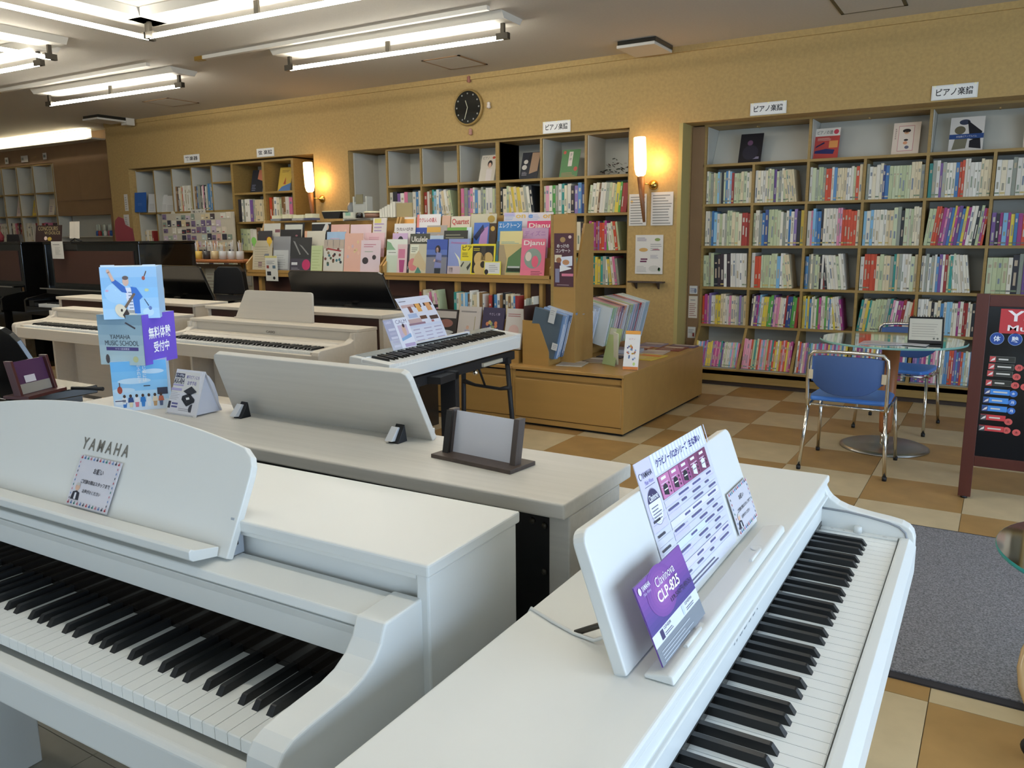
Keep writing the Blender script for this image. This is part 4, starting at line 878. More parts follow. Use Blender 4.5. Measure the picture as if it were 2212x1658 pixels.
m.disc(.3 * s, .5 * h, .25 * s, .2 * h, 'AED6F8', .0004); m.disc(.8 * s, .12 * h, .1 * s, .08 * h, 'C8E6F8', .0004)
m.poly([(.38 * s, .0), (.58 * s, .0), (.6 * s, .16 * h), (.42 * s, .18 * h)], 'E4DCC8', .0007)
m.poly([(.45 * s, .12 * h), (.58 * s, .1 * h), (.58 * s, .6 * h), (.42 * s, .6 * h)], 'E8E8F4', .0007); m.poly([(.19 * s, .72 * h), (.26 * s, .76 * h), (.42 * s, .62 * h), (.45 * s, .5 * h), (.36 * s, .52 * h)], '3A6AC0', .0009)
m.poly([(.52 * s, .62 * h), (.62 * s, .6 * h), (.72 * s, .42 * h), (.66 * s, .36 * h), (.66 * s, .1 * h), (.56 * s, .1 * h), (.54 * s, .4 * h)], '3A74CC', .0009)
for q in range(6): m.quad(.47 * s, (.2 + .06 * q) * h, .54 * s, (.22 + .06 * q) * h, '7A8AA8', .0009)
m.disc(.44 * s, .72 * h, .055 * s, .085 * h, 'DCB8A8', .001, 16); m.disc(.44 * s, .79 * h, .055 * s, .04 * h, '6A5A58', .0012, 14); m.poly([(.13 * s, .9 * h), (.18 * s, .92 * h), (.25 * s, .74 * h), (.2 * s, .72 * h)], 'E0B8A4', .001); m.disc(.145 * s, .92 * h, .03 * s, .04 * h, 'E0B8A4', .001, 10)
m.disc(.32 * s, .16 * h, .1 * s, .14 * h, 'E8DCC4', .0012, 18, a=.4); m.disc(.33 * s, .17 * h, .02 * s, .03 * h, '3A2A24', .0014, 10); m.poly([(.38 * s, .0), (.46 * s, .1 * h), (.42 * s, .2 * h), (.34 * s, .08 * h)], '3A2C28', .0014); m.poly([(.38 * s, .24 * h), (.56 * s, .5 * h), (.6 * s, .48 * h), (.41 * s, .2 * h)], '7A6250', .0015)
m.disc(.76 * s, .78 * h, .03 * s, .04 * h, 'B05A4A', .0008, 10); m.poly([(.77 * s, .82 * h), (.81 * s, .92 * h), (.825 * s, .91 * h), (.785 * s, .81 * h)], '5A4038', .0008); m.disc(.84 * s, .2 * h, .03 * s, .04 * h, '6A84C0', .0008, 10); m.poly([(.81 * s, .24 * h), (.74 * s, .38 * h), (.75 * s, .385 * h), (.825 * s, .25 * h)], '3A4A70', .0008); m.disc(.8 * s, .55 * h, .04 * s, .03 * h, 'C8D4A8', .0008, 10); m.disc(.1 * s, .55 * h, .03 * s, .02 * h, 'D8B0D0', .0008, 10)
for q in range(9): m.disc(rnd.uniform(.1, .9) * s, rnd.uniform(.1, .95) * h, .001, .001, 'E8F4FC', .0008, 6)
m.build('printed_face', o3)
m = MB(Matrix.Translation((0, 0, z3)) @ Matrix.Rotation(r3, 4, 'Z'))
for u0, u1 in ((-.062, -.03), (.034, .064)): m.box(u0, -s / 2, h, u1, -s / 2 + .001, h + .005, 'D8E8F8')
m.build('tab', o3)
m = MB(); m.box(-.02, -.085, 0, .045, -.082, .005, '3A3A40'); 
# --- piano H: glossy dark piano at the left edge, same row
tH = thing('digital_piano', 'glossy black digital piano at the left edge with its stand up', 'piano', (-3.06, 1.25, 0), radians(180))
MB().box(-.735, -.13, .88, .70, .13, .905, mt='piano_satin').build('top_lid', tH, .003)
for s in (-1, 1): MB().box(s * .68 - .02, -.1, 0, s * .68 + .02, .115, .88, mt='piano_satin').build('side_panel', tH)
MB().box(-.66, .08, .05, .66, .09, .88, mt='board_black').build('back_panel', tH)
MB().box(-.69, -.30, .6, .69, -.13, .8, mt='piano_satin').build('key_cover', tH, .004)
m = MB(frame((-.30, -.06, .906), (1, 0, 0), (0, sin(radians(23)), cos(radians(23)))))
m.prism([(-.29, 0), (.3, 0), (.3, .19), (-.22, .19), (-.25, .175), (-.27, .15)], 'z', -.008, .008, mt='piano_satin'); m.build('music_stand', tH, .002)
m = MB(Matrix.Translation((-.56, .02, .906))); m.box(-.02, -.02, 0, -.004, -.005, .04, 'A8A8AC'); m.box(.002, -.02, 0, .018, -.005, .04, 'A8A8AC'); m.prism([(-.02, 0), (.018, 0), (0, .02)], 'y', -.02, -.012, 'B4B4B8'); m.build('stand_bracket', tH)
t = thing('photo_holder', 'reddish wooden card holder with a purple card on the glossy black piano', 'card holder', (-2.33, 1.2, .906), radians(112))
MB().box(-.075, -.04, 0, .075, .04, .009, mt='red_wood').build('base', t, .001)
for s in (-1, 1): MB().prism([(-.014, .008), (.008, .008), (.03, .105), (.008, .105)], 'x', s * .066 - .005, s * .066 + .005, mt='red_wood').build('post', t, .0008)
m = MB(); m.prism([(-.004, .009), (-.001, .009), (.021, .10), (.018, .10)], 'x', -.062, .062, '4E3050', 'gloss'); m.M = frame((-.06, -.0045, .01), (1, 0, 0), (0, .24, 1)); m.quad(.03, .03, .07, .05, 'C8C4CC', .0008); m.quad(0, 0, .12, .028, '8A8680', .0008); m.build('card', t)
place(MB().tube([(-.045, -.02, .004), (.0, .0, .004), (.05, .018, .004)], [.005, .0045, .006], 8, mt='rubber'), 'pen', Matrix.Translation((-2.27, 1.315, BZ + .001)), 'dark pen lying on the glossy black piano beside the card holder', 'pen')

# --- E and D: two white consoles facing us
def console(loc, rot, label, keys_z=.745, lidz=.845, brand=None, stand=True, sx=0.0, key_kind=False):
    t = thing('digital_piano', label, 'piano', loc, rot); K = 'piano_warm'; hw = .7085
    for s in (-1, 1): MB().box(s * (hw - .011) - .011, .24, 0, s * (hw - .011) + .011, .425, lidz - .018, mt=K).build('side_panel', t, .003)
    MB().box(-hw, .262, lidz - .018, hw, .43, lidz, mt=K).build('top_lid', t, .003)
    MB().box(-hw + .022, .272, lidz - .085, hw - .022, .29, lidz - .018, mt=K).build('front_panel', t)
    MB().box(-hw + .04, .262, lidz - .092, hw - .04, .275, lidz - .085, mt='fall_black').build('shadow_gap', t)
    MB().prism([(.15, keys_z + .004), (.155, keys_z + .014), (.17, keys_z + .022), (.185, keys_z + .022), (.19, keys_z + .03), (.262, keys_z + .034), (.275, keys_z), (.15, keys_z - .02)], 'x', -.66, .66, mt=K).build('fallboard', t, .002)
    MB().box(-.66, .145, keys_z - .02, .66, .15, keys_z + .006, mt='fall_black').build('black_back_strip', t)
    cp = [(.425, .60), (.425, lidz - .02), (.262, lidz - .02), (.25, lidz - .05), (.235, keys_z + .045), (.21, keys_z + .032), (.17, keys_z + .026), (.06, keys_z + .02), (-.015, keys_z + .016), (-.03, keys_z + .008), (-.036, keys_z - .01), (-.034, keys_z - .09), (-.025, keys_z - .1)]
    cheek(t, cp, .655, hw - .002, K)
    MB().box(-.655, -.03, keys_z - .085, .655, .0, keys_z - .012, mt=K).box(-.655, 0, keys_z - .085, .655, .4, keys_z - .03, mt=K).build('key_slip', t, .003)
    for s in (-1, 1): MB().box(s * .634 - .021, 0, keys_z - .03, s * .634 + .021, .15, keys_z, mt=K).build('key_block', t)
    keyboard(t, keys_z, False)
    for s in (-1, 1): MB().box(s * .67 - .02, -.02, 0, s * .67 + .02, .02, keys_z - .09, mt=K).box(s * .67 - .02, .02, 0, s * .67 + .02, .26, .07, mt=K).build('front_leg', t, .002)
    MB().box(-.66, .38, .18, .66, .395, .66, mt=K).build('lower_board', t)
    if stand:
        m = MB(frame((sx, .40, lidz + .001), (1, 0, 0), (0, .12, 1))); hh = .178
        m.prism([(-.345, 0), (.335, 0), (.32, hh - .02), (.315, hh - .006), (.30, hh), (-.245, hh), (-.262, hh - .006), (-.27, hh - .02)], 'z', -.006, .006, mt=K); m.build('music_stand', t, .002)
        MB().box(sx - .345, .385, lidz, sx + .335, .395, lidz + .01, mt=K).build('stand_ledge', t)
    if brand: m = MB(frame((0, .271, 0), (1, 0, 0), (0, 0, 1))); m.text(brand, -.02, lidz - .058, .055, lidz - .044, '6A5E50', .0008, True); m.build('lettering', t)
    return t
console((-3.71, 3.01, 0), 0, 'white console piano with its music stand up behind the grained piano', brand='CASIO', sx=-.09)
console((-5.33, 3.03, 0), 0, 'pale console piano at the left, half hidden by the stacked cartons', sx=.1)
m = MB(); m.box(-.22, -.16, .44, .22, .16, .5, 'C8BFB0', 'matte')
t = thing('piano_bench', 'low pale padded bench in front of the white console piano', 'bench', (-3.62, 2.66, 0))
MB().box(-.25, -.16, .44, .25, .16, .50, 'C8C0B2', 'matte').build('seat', t, .02)
for sx in (-1, 1):
    for sy in (-1, 1): MB().box(sx * .21 - .018, sy * .12 - .018, 0, sx * .21 + .018, sy * .12 + .018, .44, mt='board_black').build('leg', t)
# pianos behind them facing away: pale tops, brown backs
def away(loc, hw, label, top, back, lidz=.89, stand=None, dpt=.42, sidem=None):
    t = thing('digital_piano', label, 'piano', loc, radians(180)); sidem = sidem or top
    MB().box(-hw, -dpt, lidz - .022, hw, 0, lidz, mt=top).build('top_lid', t, .003)
    for s in (-1, 1): MB().box(s * (hw - .02) - .015, -dpt + .02, 0, s * (hw - .02) + .015, -.02, lidz - .022, mt=sidem).build('side_panel', t)
    MB().box(-hw + .035, -.04, .1, hw - .035, -.025, lidz - .022, mt=back).build('back_panel', t)
    if stand:
        sx, w_, hh, mt_ = stand; m = MB(frame((sx, -.07, lidz + .001), (1, 0, 0), (0, .22, 1)))
        m.prism([(-w_ - .045, 0), (w_, 0), (w_ - .005, hh - .02), (w_ - .03, hh), (-w_ + .06, hh), (-w_ + .03, hh - .012)], 'z', -.01, .01, mt=mt_); m.build('music_stand', t, .003)
        MB().box(sx - w_ * .3, -.03, lidz, sx - w_ * .3 + .05, -.005, lidz + .012, mt='metal_dark').build('stand_bracket', t)
    return t
away((-3.90, 3.60, 0), .79, 'piano with a pale top and brown back behind the white console', 'piano_warm', 'back_brown', .89, dpt=.3)
away((-5.70, 3.62, 0), .86, 'piano with a pale top and brown back behind the carton stack', 'piano_warm', 'back_brown', .89, dpt=.3)
away((-4.23, 4.13, 0), .80, 'black piano with its wide stand up in front of the magazine racks', 'piano_satin', 'board_black', .87, (-.24, .46, .245, 'piano_satin'), dpt=.46)
away((-5.95, 4.13, 0), .85, 'black piano with its stand up beside the uprights', 'piano_black', 'board_black', .87, (-.10, .46, .265, 'piano_black'), dpt=.46)
t = thing('swivel_chair', 'dark backrest of a chair beyond the black pianos', 'chair', (-6.55, 5.35, 0), .2)
m = MB(); m.prism([(-.2, .80), (.2, .80), (.17, 1.02), (.12, 1.07), (-.12, 1.07), (-.17, 1.02)], 'y', -.03, .03, mt='rubber'); m.build('backrest', t, .01)
MB().box(-.22, -.35, .44, .22, 0, .5, mt='rubber').build('seat', t, .015); MB().lathe([(.03, 0), (.03, .44)], (0, -.17, 0), 12, mt='metal_dark').build('column', t)
MB().box(-.02, -.02, .48, .02, .01, .85, mt='metal_dark').build('back_support', t)
# uprights
def upright(x0, x1, y, h, label, keys=True):
    t = thing('upright_piano', label, 'piano', ((x0 + x1) / 2, y, 0)); hw = (x1 - x0) / 2; P = 'piano_black'
    MB().box(-hw - .01, .0, h - .025, hw + .01, .60, h, mt=P).build('top_lid', t, .004)
    for s in (-1, 1): MB().prism([(.0, 0), (.6, 0), (.6, h - .025), (.0, h - .025), (.0, .82), (-.22, .78), (-.25, .76), (-.25, .64), (.0, .6)], 'x', s * (hw - .015) - .015, s * (hw - .015) + .015, mt=P).build('side_panel', t, .004)
    MB().box(-hw + .03, .03, .86, hw - .03, .05, h - .025, mt='mirror_dark').box(-hw + .12, .02, .92, hw - .12, .031, h - .09, mt='back_brown').build('upper_panel', t)  # brown inset colours a brownish reflection into the black front
    MB().box(-hw + .03, .03, .1, hw - .03, .05, .62, mt='mirror_dark').build('lower_panel', t)
    MB().box(-hw + .03, -.25, .62, hw - .03, .03, .70, mt=P).build('keybed', t, .003)
    MB().box(-hw + .03, -.03, .73, hw - .03, -.02, .86, mt=P).box(-hw + .03, -.10, .86, hw - .03, .03, .875, mt=P).box(-hw + .05, -.104, .862, hw - .05, -.1, .874, mt='chrome').build('fallboard', t)
    if keys:
        a = MB(); b = MB()
        for k in range(52): x = -.611 + k * .0235; a.box(x + .0004, -.2, .70, x + .0231, -.05, .725, mt='key_white')
        for o_ in range(9):
            for q in BOFF:
                x = -.611 - .1175 + o_ * .1645 + q
                if abs(x) < .59: b.box(x - .0057, -.15, .725, x + .0057, -.05, .737, mt='key_black')
        o = a.build('white_keys', t); o['kind'] = 'stuff'; o = b.build('black_keys', t); o['kind'] = 'stuff'
        for s in (-1, 1): MB().box(s * .66 - .045, -.24, .70, s * .66 + .045, -.05, .76, mt=P).build('key_block', t, .003)
    for s in (-1, 1): MB().box(s * (hw - .05) - .03, -.23, 0, s * (hw - .05) + .03, -.15, .62, mt=P).build('front_leg', t)
    return t
upright(-10.22, -8.70, 4.5, 1.325, 'black upright piano at the far left with its keys uncovered')
upright(-8.28, -6.72, 4.5, 1.325, 'black upright piano with a white notice hanging over its top')
sheet_obj('hanging_notice', 'white notice hanging over the front of the second black upright piano', 'notice', (-8.06, 4.46, 1.16), (1, 0, 0), (0, 0, 1), .2, .168, 'D6D4CC', [('l', .15, .8, .85, .88, 1, '5A5A5A'), ('l', .3, .25, .8, .7, 6, 'AAAAA6')], th=.002)
# small things on the uprights
t = thing('poster_stand', 'dark brown Dolce sign board standing on the far upright pianos', 'sign', (-8.62, 4.75, 1.326), .1)
m = MB(frame((-.22, 0, 0), (1, 0, 0), (0, .15, 1))); cover(m, I4, .42, .17, '3A2A28', [('t', 'CONCOURS', .1, .68, .85, .92, 'B8A878'), ('t', 'VI DOLCE', .35, .44, .95, .62, 'B8A878'), ('d', .4, .2, .06, .12, 'E0C8C0'), ('d', .55, .16, .08, .12, 'C8A848')]); m.build('panel', t)
t = thing('music_desk', 'white sheet on a small black desk stand on the far uprights', 'stand', (-8.14, 4.75, 1.326))
m = MB(frame((-.09, 0, .03), (1, 0, 0), (0, .1, 1))); cover(m, I4, .17, .17, 'D8CFC0', [('q', .48, 0, .5, 1, 'B8B0A0')]); m.build('white_sheet', t); MB().tube([(-.08, 0, .0), (0, 0, .03), (.12, 0, 0)], .006, 6, mt='rubber').build('foot', t)
tag(MB().prism([(-.14, 0), (.14, 0), (.12, .08), (-.12, .08)], 'y', -.02, .02, '1E1E20').build('black_display', loc=(-9.38, 4.8, 1.326)), 'small black display panel on the leftmost upright piano', 'display')
m = MB(); m.prism([(-.15, 0), (.15, 0), (.13, .12), (.02, .16), (.0, .22), (-.08, .24), (-.14, .2), (-.16, .1)], 'y', 0, .006, '6A2A30', 'print'); m.lines(-.1, -.0, .1, .1, 3, 'A86A68', .3); 
tag(m.build('shaped_sign', loc=(-8.42 + .9, 4.9, 1.326)), 'dark red cut-out sign standing on the upright pianos before the left alcove', 'sign')
m = MB(); m.lathe([(.06, 0), (.07, .06), (.04, .12), (.045, .18), (0, .2)], n=14, col='6A1E28', mt='matte'); tag(m.build('red_figure', loc=(-9.75, 4.8, 1.326)), 'dark red plush figure at the left edge on the upright piano', 'figure')
#PART3
# ------------------------------------------------------------ portable keyboard on a folding stand
FR = radians(93.7)
t = thing('portable_keyboard', 'slim white portable keyboard on a black folding stand before the wooden island', 'keyboard', (-2.425, 3.466, .76), 0); t.rotation_euler = (radians(6), 0, FR)
MB().prism([(0, -.085), (0, -.018), (.004, -.012), (.156, -.012), (.158, .006), (.23, .006), (.235, 0), (.235, -.075), (.22, -.085)], 'x', -.664, .664, mt='piano_white').build('body', t, .004)
MB().box(-.63, .162, .006, .63, .226, .0085, '9FA9AE', 'gloss').build('glass_panel', t)
for s in (-1, 1): MB().box(s * .638 - .025, .0, -.014, s * .638 + .025, .16, .003, mt='piano_white').build('end_block', t, .003)
keyboard(t, .0, False, .003)
MB().box(-.33, .175, .008, .33, .182, .014, mt='board_black').box(-.31, .182, .008, .36, .2, .02, 'E6E8EC').build('stand_ledge', t)
MF = Matrix.Translation((-2.425, 3.466, .76)) @ Matrix.Rotation(FR, 4, 'Z')
m = MB(); P = []
for k in range(7):
    v = .26 * k / 6; P.append((.19 + .09 * (k / 6) ** 1.0 + .05 * (k / 6) ** 2.2, v))
n = len(P); m.add([(-.155, y, z) for y, z in P] + [(.155, y, z - .0) for y, z in P], [(i, i + n, i + n + 1, i + 1) for i in range(n - 1)], 'DDE0EE', 'gloss')
def onP(u0, v0, u1, v1, col, w=.0008):
    def q(u, v):
        s_ = v * 6; i = min(int(s_), 5); f = s_ - i; y = P[i][0] + (P[i + 1][0] - P[i][0]) * f; z = P[i][1] + (P[i + 1][1] - P[i][1]) * f; return (-.155 + .31 * u, y - w * 1.0, z + w * .4)
    m.add([q(u0, v0), q(u1, v0), q(u1, v1), q(u0, v1)], [(0, 1, 2, 3)], col)
for a, b, c, d, col in ((0, 0, 1, .46, 'CCD2E6'), (.04, .50, .42, .86, 'C4A8A8'), (.42, .55, .62, .86, '6A4A3A'), (.70, .52, .96, .86, '54403A'), (.45, .7, .58, .86, 'E0A860'), (.75, .7, .9, .86, 'D8A070'), (.0, .46, .5, .5, '9A7A8A'), (.7, .47, .78, .51, 'B07070'), (.05, .92, .25, .935, '6A6A7A'), (.7, .93, .85, .94, 'A8A8C8'), (.1, .60, .36, .68, 'A8B8D8'), (.2, .7, .3, .82, '8A5A50')): onP(a, b + .001, c, d, col)
for k in range(3):
    for r in range(5): onP(.06 + .32 * k, .08 + .07 * r, .3 + .32 * k - .05 * rnd.random(), .10 + .07 * r, 'B0AAC4' if r else 'C08A90', .0012)
place(m, 'keyboard_flyer', MF, 'tall curling flyer with warm photos on the portable keyboard', 'flyer')
m = MB(frame((-.40, .165, .018), (1, 0, 0), (0, .42, 1))); m.box(0, 0, -.001, .205, .168, 0, 'C8CAD8', 'gloss'); m.quad(.08, 0, .205, .168, 'E4E6F2', .0004); m.text('CALM', .095, .138, .19, .158, '7A7898', .001); m.quad(0, .06, .08, .168, 'A8AAC4', .0004)
m.quad(.10, .06, .18, .13, 'C8B8D0', .0006); m.disc(.145, .1, .016, .03, 'D8B4A0', .0009, 12); m.disc(.15, .125, .01, .011, '4A3A40', .0012, 10); m.poly([(.1, .045), (.19, .06), (.19, .08), (.1, .06)], '8AB0D8', .001); m.quad(.11, .012, .2, .03, 'B8A8CC', .001)
for r in range(5): m.quad(.02, .02 + .022 * r, .075, .032 + .022 * r, 'B6B6CC' if r % 2 else 'D0D0E0', .0008)
m.text('CASIO', .01, .146, .06, .158, 'E4E4F0', .001)
place(m, 'keyboard_flyer', MF, 'smaller grey and white flyer in front on the portable keyboard', 'flyer')
t = thing('keyboard_stand', 'black folding metal stand carrying the portable keyboard', 'stand', (-2.54, 3.466, 0), FR)
for y in (.055, -.16):
    pass
MB().box(-.60, -.10, .615, .60, -.07, .665, mt='rubber').build('front_rail', t, .003); MB().box(-.60, .16, .63, .60, .19, .67, mt='rubber').build('rear_rail', t, .003)
for xx in (-.46, .50):
    MB().box(xx - .018, -.12, .60, xx + .018, .22, .635, mt='rubber').build('cross_member', t, .003)
    for y0, y1 in ((-.10, -.15), (.2, .215)): MB().tube([(xx, y0, .62), (xx + .01, y1, .01)], .0145, 10, mt='rubber').lathe([(.018, 0), (.018, .03)], (xx + .01, y1, 0), 10, mt='rubber').build('leg', t)
    MB().tube([(xx, -.125, .46), (xx, -.05, .445), (xx, .12, .455), (xx, .205, .475)], [.016, .010, .010, .016], 8, mt='rubber').build('stretcher', t)
    MB().tube([(xx - .12, .04, .62), (xx - .005, .05, .46)], .007, 8, mt='rubber').build('brace', t)
MB().box(.20, -.115, .625, .42, -.10, .645, 'B8B2A2', 'gloss').build('inner_bar', t)
MB().lathe([(.012, 0), (.016, .01), (.014, .022), (0, .026)], (.14, -.095, .588), 12, mt='chrome').build('knob', t)
# black slab legs of a second stand close by
t = thing('panel_stand', 'pair of black upright slab legs standing under the left end of the portable keyboard', 'stand', (-2.62, 3.10, 0), radians(8))
MB().box(-.02, -.03, 0, .145, .01, .66, mt='rubber').build('slab_leg', t, .002); MB().box(.19, .16, 0, .28, .2, .66, mt='rubber').build('slab_leg', t, .002)
MB().box(-.02, .0, .62, .28, .2, .655, mt='rubber').build('top_plate', t)
away((-4.83, 4.64, 0), .78, 'second black piano standing back to back behind the wide black stand', 'piano_satin', 'board_black', .868, dpt=.52)

# ------------------------------------------------------------ wooden island
IW = 'island_wood'; IZ = .425
def drawer_unit(x0, x1, y1, label):
    t = thing('drawer_island', label, 'display table', ((x0 + x1) / 2, 4.86, 0)); h = (x1 - x0) / 2; d = y1 - 4.86
    MB().box(-h, .02, .02, h, d, IZ - .02, mt=IW).build('carcass', t, .002)
    MB().box(-h, -.012, IZ - .022, h, d, IZ, mt=IW).build('table_top', t, .004, 3)
    for s in (-1, 1): MB().box(s * (h - .008) - .008, 0, .02, s * (h - .008) + .008, .02, IZ - .022, mt=IW).build('front_stile', t)
    MB().box(-h + .017, .008, IZ - .072, h - .017, .02, IZ - .036, mt=IW).build('finger_rail', t); MB().box(-h + .017, .015, IZ - .036, h - .017, .021, IZ - .022, mt='board_black').build('shadow_gap', t)
    MB().box(-h + .017, -.002, .06, h - .017, .02, IZ - .086, mt=IW).build('drawer_front', t, .005, 3)
    MB().box(-h + .01, .004, .02, h - .01, .02, .055, mt=IW).build('toe_board', t); MB().box(-h + .02, .03, 0, h - .02, d - .03, .02, mt='board_black').build('toe_gap', t)
drawer_unit(-2.978, -2.11, 6.5, 'golden wooden island with a wide drawer and a bin of sleeved sheets on top')
drawer_unit(-3.85, -2.982, 5.18, 'golden wooden drawer unit behind the portable keyboard stand')
# bin of filed sheets
t = thing('sheet_bin', 'golden wooden bin with a slanted end holding sleeved sheets', 'bin', (-2.98, 4.97, IZ))
endp = [(.02, 0), (.235, 0), (.235, .10), (.155, .315), (.02, .32)]
for y in (0, .55, 1.1): MB().prism(endp, 'y', y, y + .018, mt=IW).build('end_panel', t, .001)
MB().prism([(.225, 0), (.235, 0), (.235, .10), (.225, .10)], 'y', .018, 1.2, mt=IW).build('front_board', t); MB().box(.02, .018, 0, .03, 1.2, .42, mt='back_brown').build('back_board', t)
def sleeve(y, lean, x0, x1, h, col, name, label, group, mt='gloss', painted_sheen=True, z=.10):
    m = MB(Matrix.Rotation(lean, 4, 'X') @ Matrix.Rotation(radians(14), 4, 'Y')); wd = x1 - x0
    th = .031 if painted_sheen else .02; m.box(0, 0, 0, wd, th, h, col, mt)
    if painted_sheen:
        for q in range(3): a = th * (q + .25 + .5 * rnd.random()) / 3; m.box(wd - .001, a, h * rnd.uniform(0, .2), wd + .0012, a + th * .12, h * rnd.uniform(.7, 1), rnd.choice(['E8EEF8', 'F0F4FA', 'C8D4E8', 'A8B8D0']), mt)  # pale edge strips paint in the highlights on the plastic sleeves
    o = m.build(name, loc=(-2.98 + x0, 4.97 + y, IZ + z)); return tag(o, label, 'sheet', group)
sleeve(.01, .05, .05, .27, .33, '56646E', 'sleeved_folder', 'slate blue folder at the front of the wooden sheet bin', None, 'print', False)
m = MB(frame((0, 0, 0), (1, 0, 0), (0, .0, 1))); m.box(0, 0, 0, .05, .11, .001, 'C4C6C4'); m.lines(.005, .06, .045, .1, 3, '9A9A9A', .3, .0014); place(m, 'paper_tag', Matrix.Translation((-2.742, 4.955, .742)) @ Matrix.Rotation(radians(14), 4, 'Y'), 'grey paper tag on the slate blue folder', 'tag')
m = MB(frame((0, 0, 0), (1, 0, 0), (0, .0, 1))); m.box(0, 0, 0, .045, .05, .001, 'C8CAC8'); m.lines(.008, .01, .04, .045, 3, '9A9AA8', .3, .0014); place(m, 'paper_tag', Matrix.Translation((-2.715, 4.955, .55)) @ Matrix.Rotation(radians(14), 4, 'Y'), 'small white tag low on the slate blue folder', 'tag')
cols1 = ['7E9CC4', '90A8C8', '9EB4D4', '5A708C', 'B8C8E0', '8098B8', 'C8D4E8', 'D2DAEA', 'A8B8D0', 'D8DEEA', 'CCD4E4', 'DCE0EA', 'D4DAE6', 'DEE2EA', 'CED6E2', 'DADFE8', 'D2D8E4', 'C8D0DE']
for k, c in enumerate(cols1): sleeve(.03 + .034 * k, .03 + rnd.uniform(-.05, .05), .06 + rnd.uniform(0, .01), .275 + rnd.uniform(-.012, .01), .32 + rnd.uniform(-.01, .012), c, 'sleeved_sheet', 'blue-white sleeved sheet, %s behind the slate folder in the wooden bin' % ORD[k], 'sleeved sheets in the wooden bin')
cols2 = [('DCE0DC', 'white'), ('A8C8A0', 'green'), ('B4CCA8', 'pale green'), ('D8B0B0', 'pink'), ('C48A90', 'rose'), ('7A4A6A', 'purple'), ('E0A890', 'salmon'), ('E2E4E6', 'white'), ('A8A890', 'khaki'), ('B8CCA0', 'lime'), ('B0C4DC', 'pale blue'), ('D8B8C8', 'pale pink'), ('9098A8', 'grey'), ('B83A3E', 'red'), ('C8CCD0', 'grey white'), ('E4E8EA', 'bright white'), ('B8D0D8', 'ice blue'), ('C0D0D4', 'pale cyan')]
for k, (c, nme) in enumerate(cols2):
    sleeve(.66 + .044 * k, .04, .10, .36, .31, c, 'sleeved_sheet', '%s sleeved score, %s in the rear half of the wooden bin' % (nme, ORD[k]), 'sleeved scores in the wooden bin', z=.13)
# easel books and flat magazines
t = thing('book_easel', 'green booklet standing open on the island corner behind the white book', 'book', (-2.36, 5.19, IZ + .002), radians(-28))
m = MB(Matrix.Rotation(radians(-15), 4, 'X')); m.box(-.10, 0, 0, .04, .008, .27, 'A9BC86'); m.box(-.09, -.001, .22, -.02, 0, .265, 'C8CCBC'); m.build('green_cover', t, .001)
m = MB(Matrix.Rotation(radians(14), 4, 'X')); m.prism([(0, 0), (.05, .0), (.12, .24), (.07, .25)], 'y', .03, .034, 'D8DCC8', 'print'); m.build('inner_page', t)
m = MB(frame((0, 0, 0), (1, 0, 0), (0, .36, 1))); m.box(0, 0, -.012, .105, .275, 0, 'E8E6E4'); m.quad(0, .25, .105, .275, 'E09A3A', .0006); m.quad(0, 0, .105, .02, 'D07A3A', .0006)
for k in range(24): m.disc(.05 + rnd.uniform(-.028, .03), .12 + rnd.uniform(-.05, .05), .006, .007, rnd.choice(['C86A3A', '5A4A7A', '4A6AA0', 'D0A040', '8AA0C8']), .001, 7)
m.disc(.075, .04, .009, .012, 'C0D888', .001, 12); m.text('ピアノ', .03, .21, .07, .222, 'C07080', .001)
place(m, 'white_book', Matrix.Translation((-2.215, 5.075, IZ + .003)) @ Matrix.Rotation(radians(12), 4, 'Z'), 'narrow white music book with orange bands leaning on the island corner', 'book')
flat = [(-2.70, 5.0, .19, .26, 'B8B2A4', 'clear sleeved sheet lying flat at the island front left', .2), (-2.62, 5.22, .2, .25, '9A8A70', 'brown sleeved sheet lying flat behind the clear one', .1), (-2.63, 5.52, .2, .2, '3A3234', 'dark book lying flat beside the bin', .05), (-2.40, 5.56, .21, .28, 'D8C050', 'yellow and orange magazine lying flat on the island', -.1), (-2.42, 5.83, .2, .24, 'C8B8B0', 'pale magazine lying flat behind the yellow one', .1),
        (-2.38, 6.1, .2, .24, '8A4A40', 'reddish magazine lying flat on the island', 0), (-2.62, 6.0, .2, .22, 'B06A50', 'orange brown magazine lying flat toward the back of the island', .1), (-2.36, 6.34, .22, .14, '6A5A7A', 'purple magazine lying flat at the back right island corner', 0), (-2.6, 6.26, .2, .22, '9A90A8', 'lilac magazine lying flat at the back of the island', .05)]
for x, y, w_, h, c, lb, r in flat:
    m = MB(); m.box(0, 0, 0, w_, h, .006, c); m.quad(.02, h * .6, w_ - .02, h * .85, 'D8CCC0' if c != 'D8C050' else 'E07A3A', .0066); m.lines(.02, .02, w_ - .04, h * .5, 5, 'C0B0A8' if c != 'D8C050' else 'F0E0A0', .4, .0066)
    place(m, 'flat_magazine', Matrix.Translation((x, y, IZ + .001)) @ Matrix.Rotation(r, 4, 'Z'), lb, 'magazine', 'magazines lying flat on the island')
m = MB(); m.box(0, 0, 0, .26, .2, .028, 'B4B6C0', 'gloss'); m.box(.02, .02, .028, .24, .18, .032, '8A8C98', 'gloss'); place(m, 'flat_case', Matrix.Translation((-2.66, 5.74, IZ + .001)) @ Matrix.Rotation(.1, 4, 'Z'), 'grey clear plastic case lying on the island beside the bin', 'case')

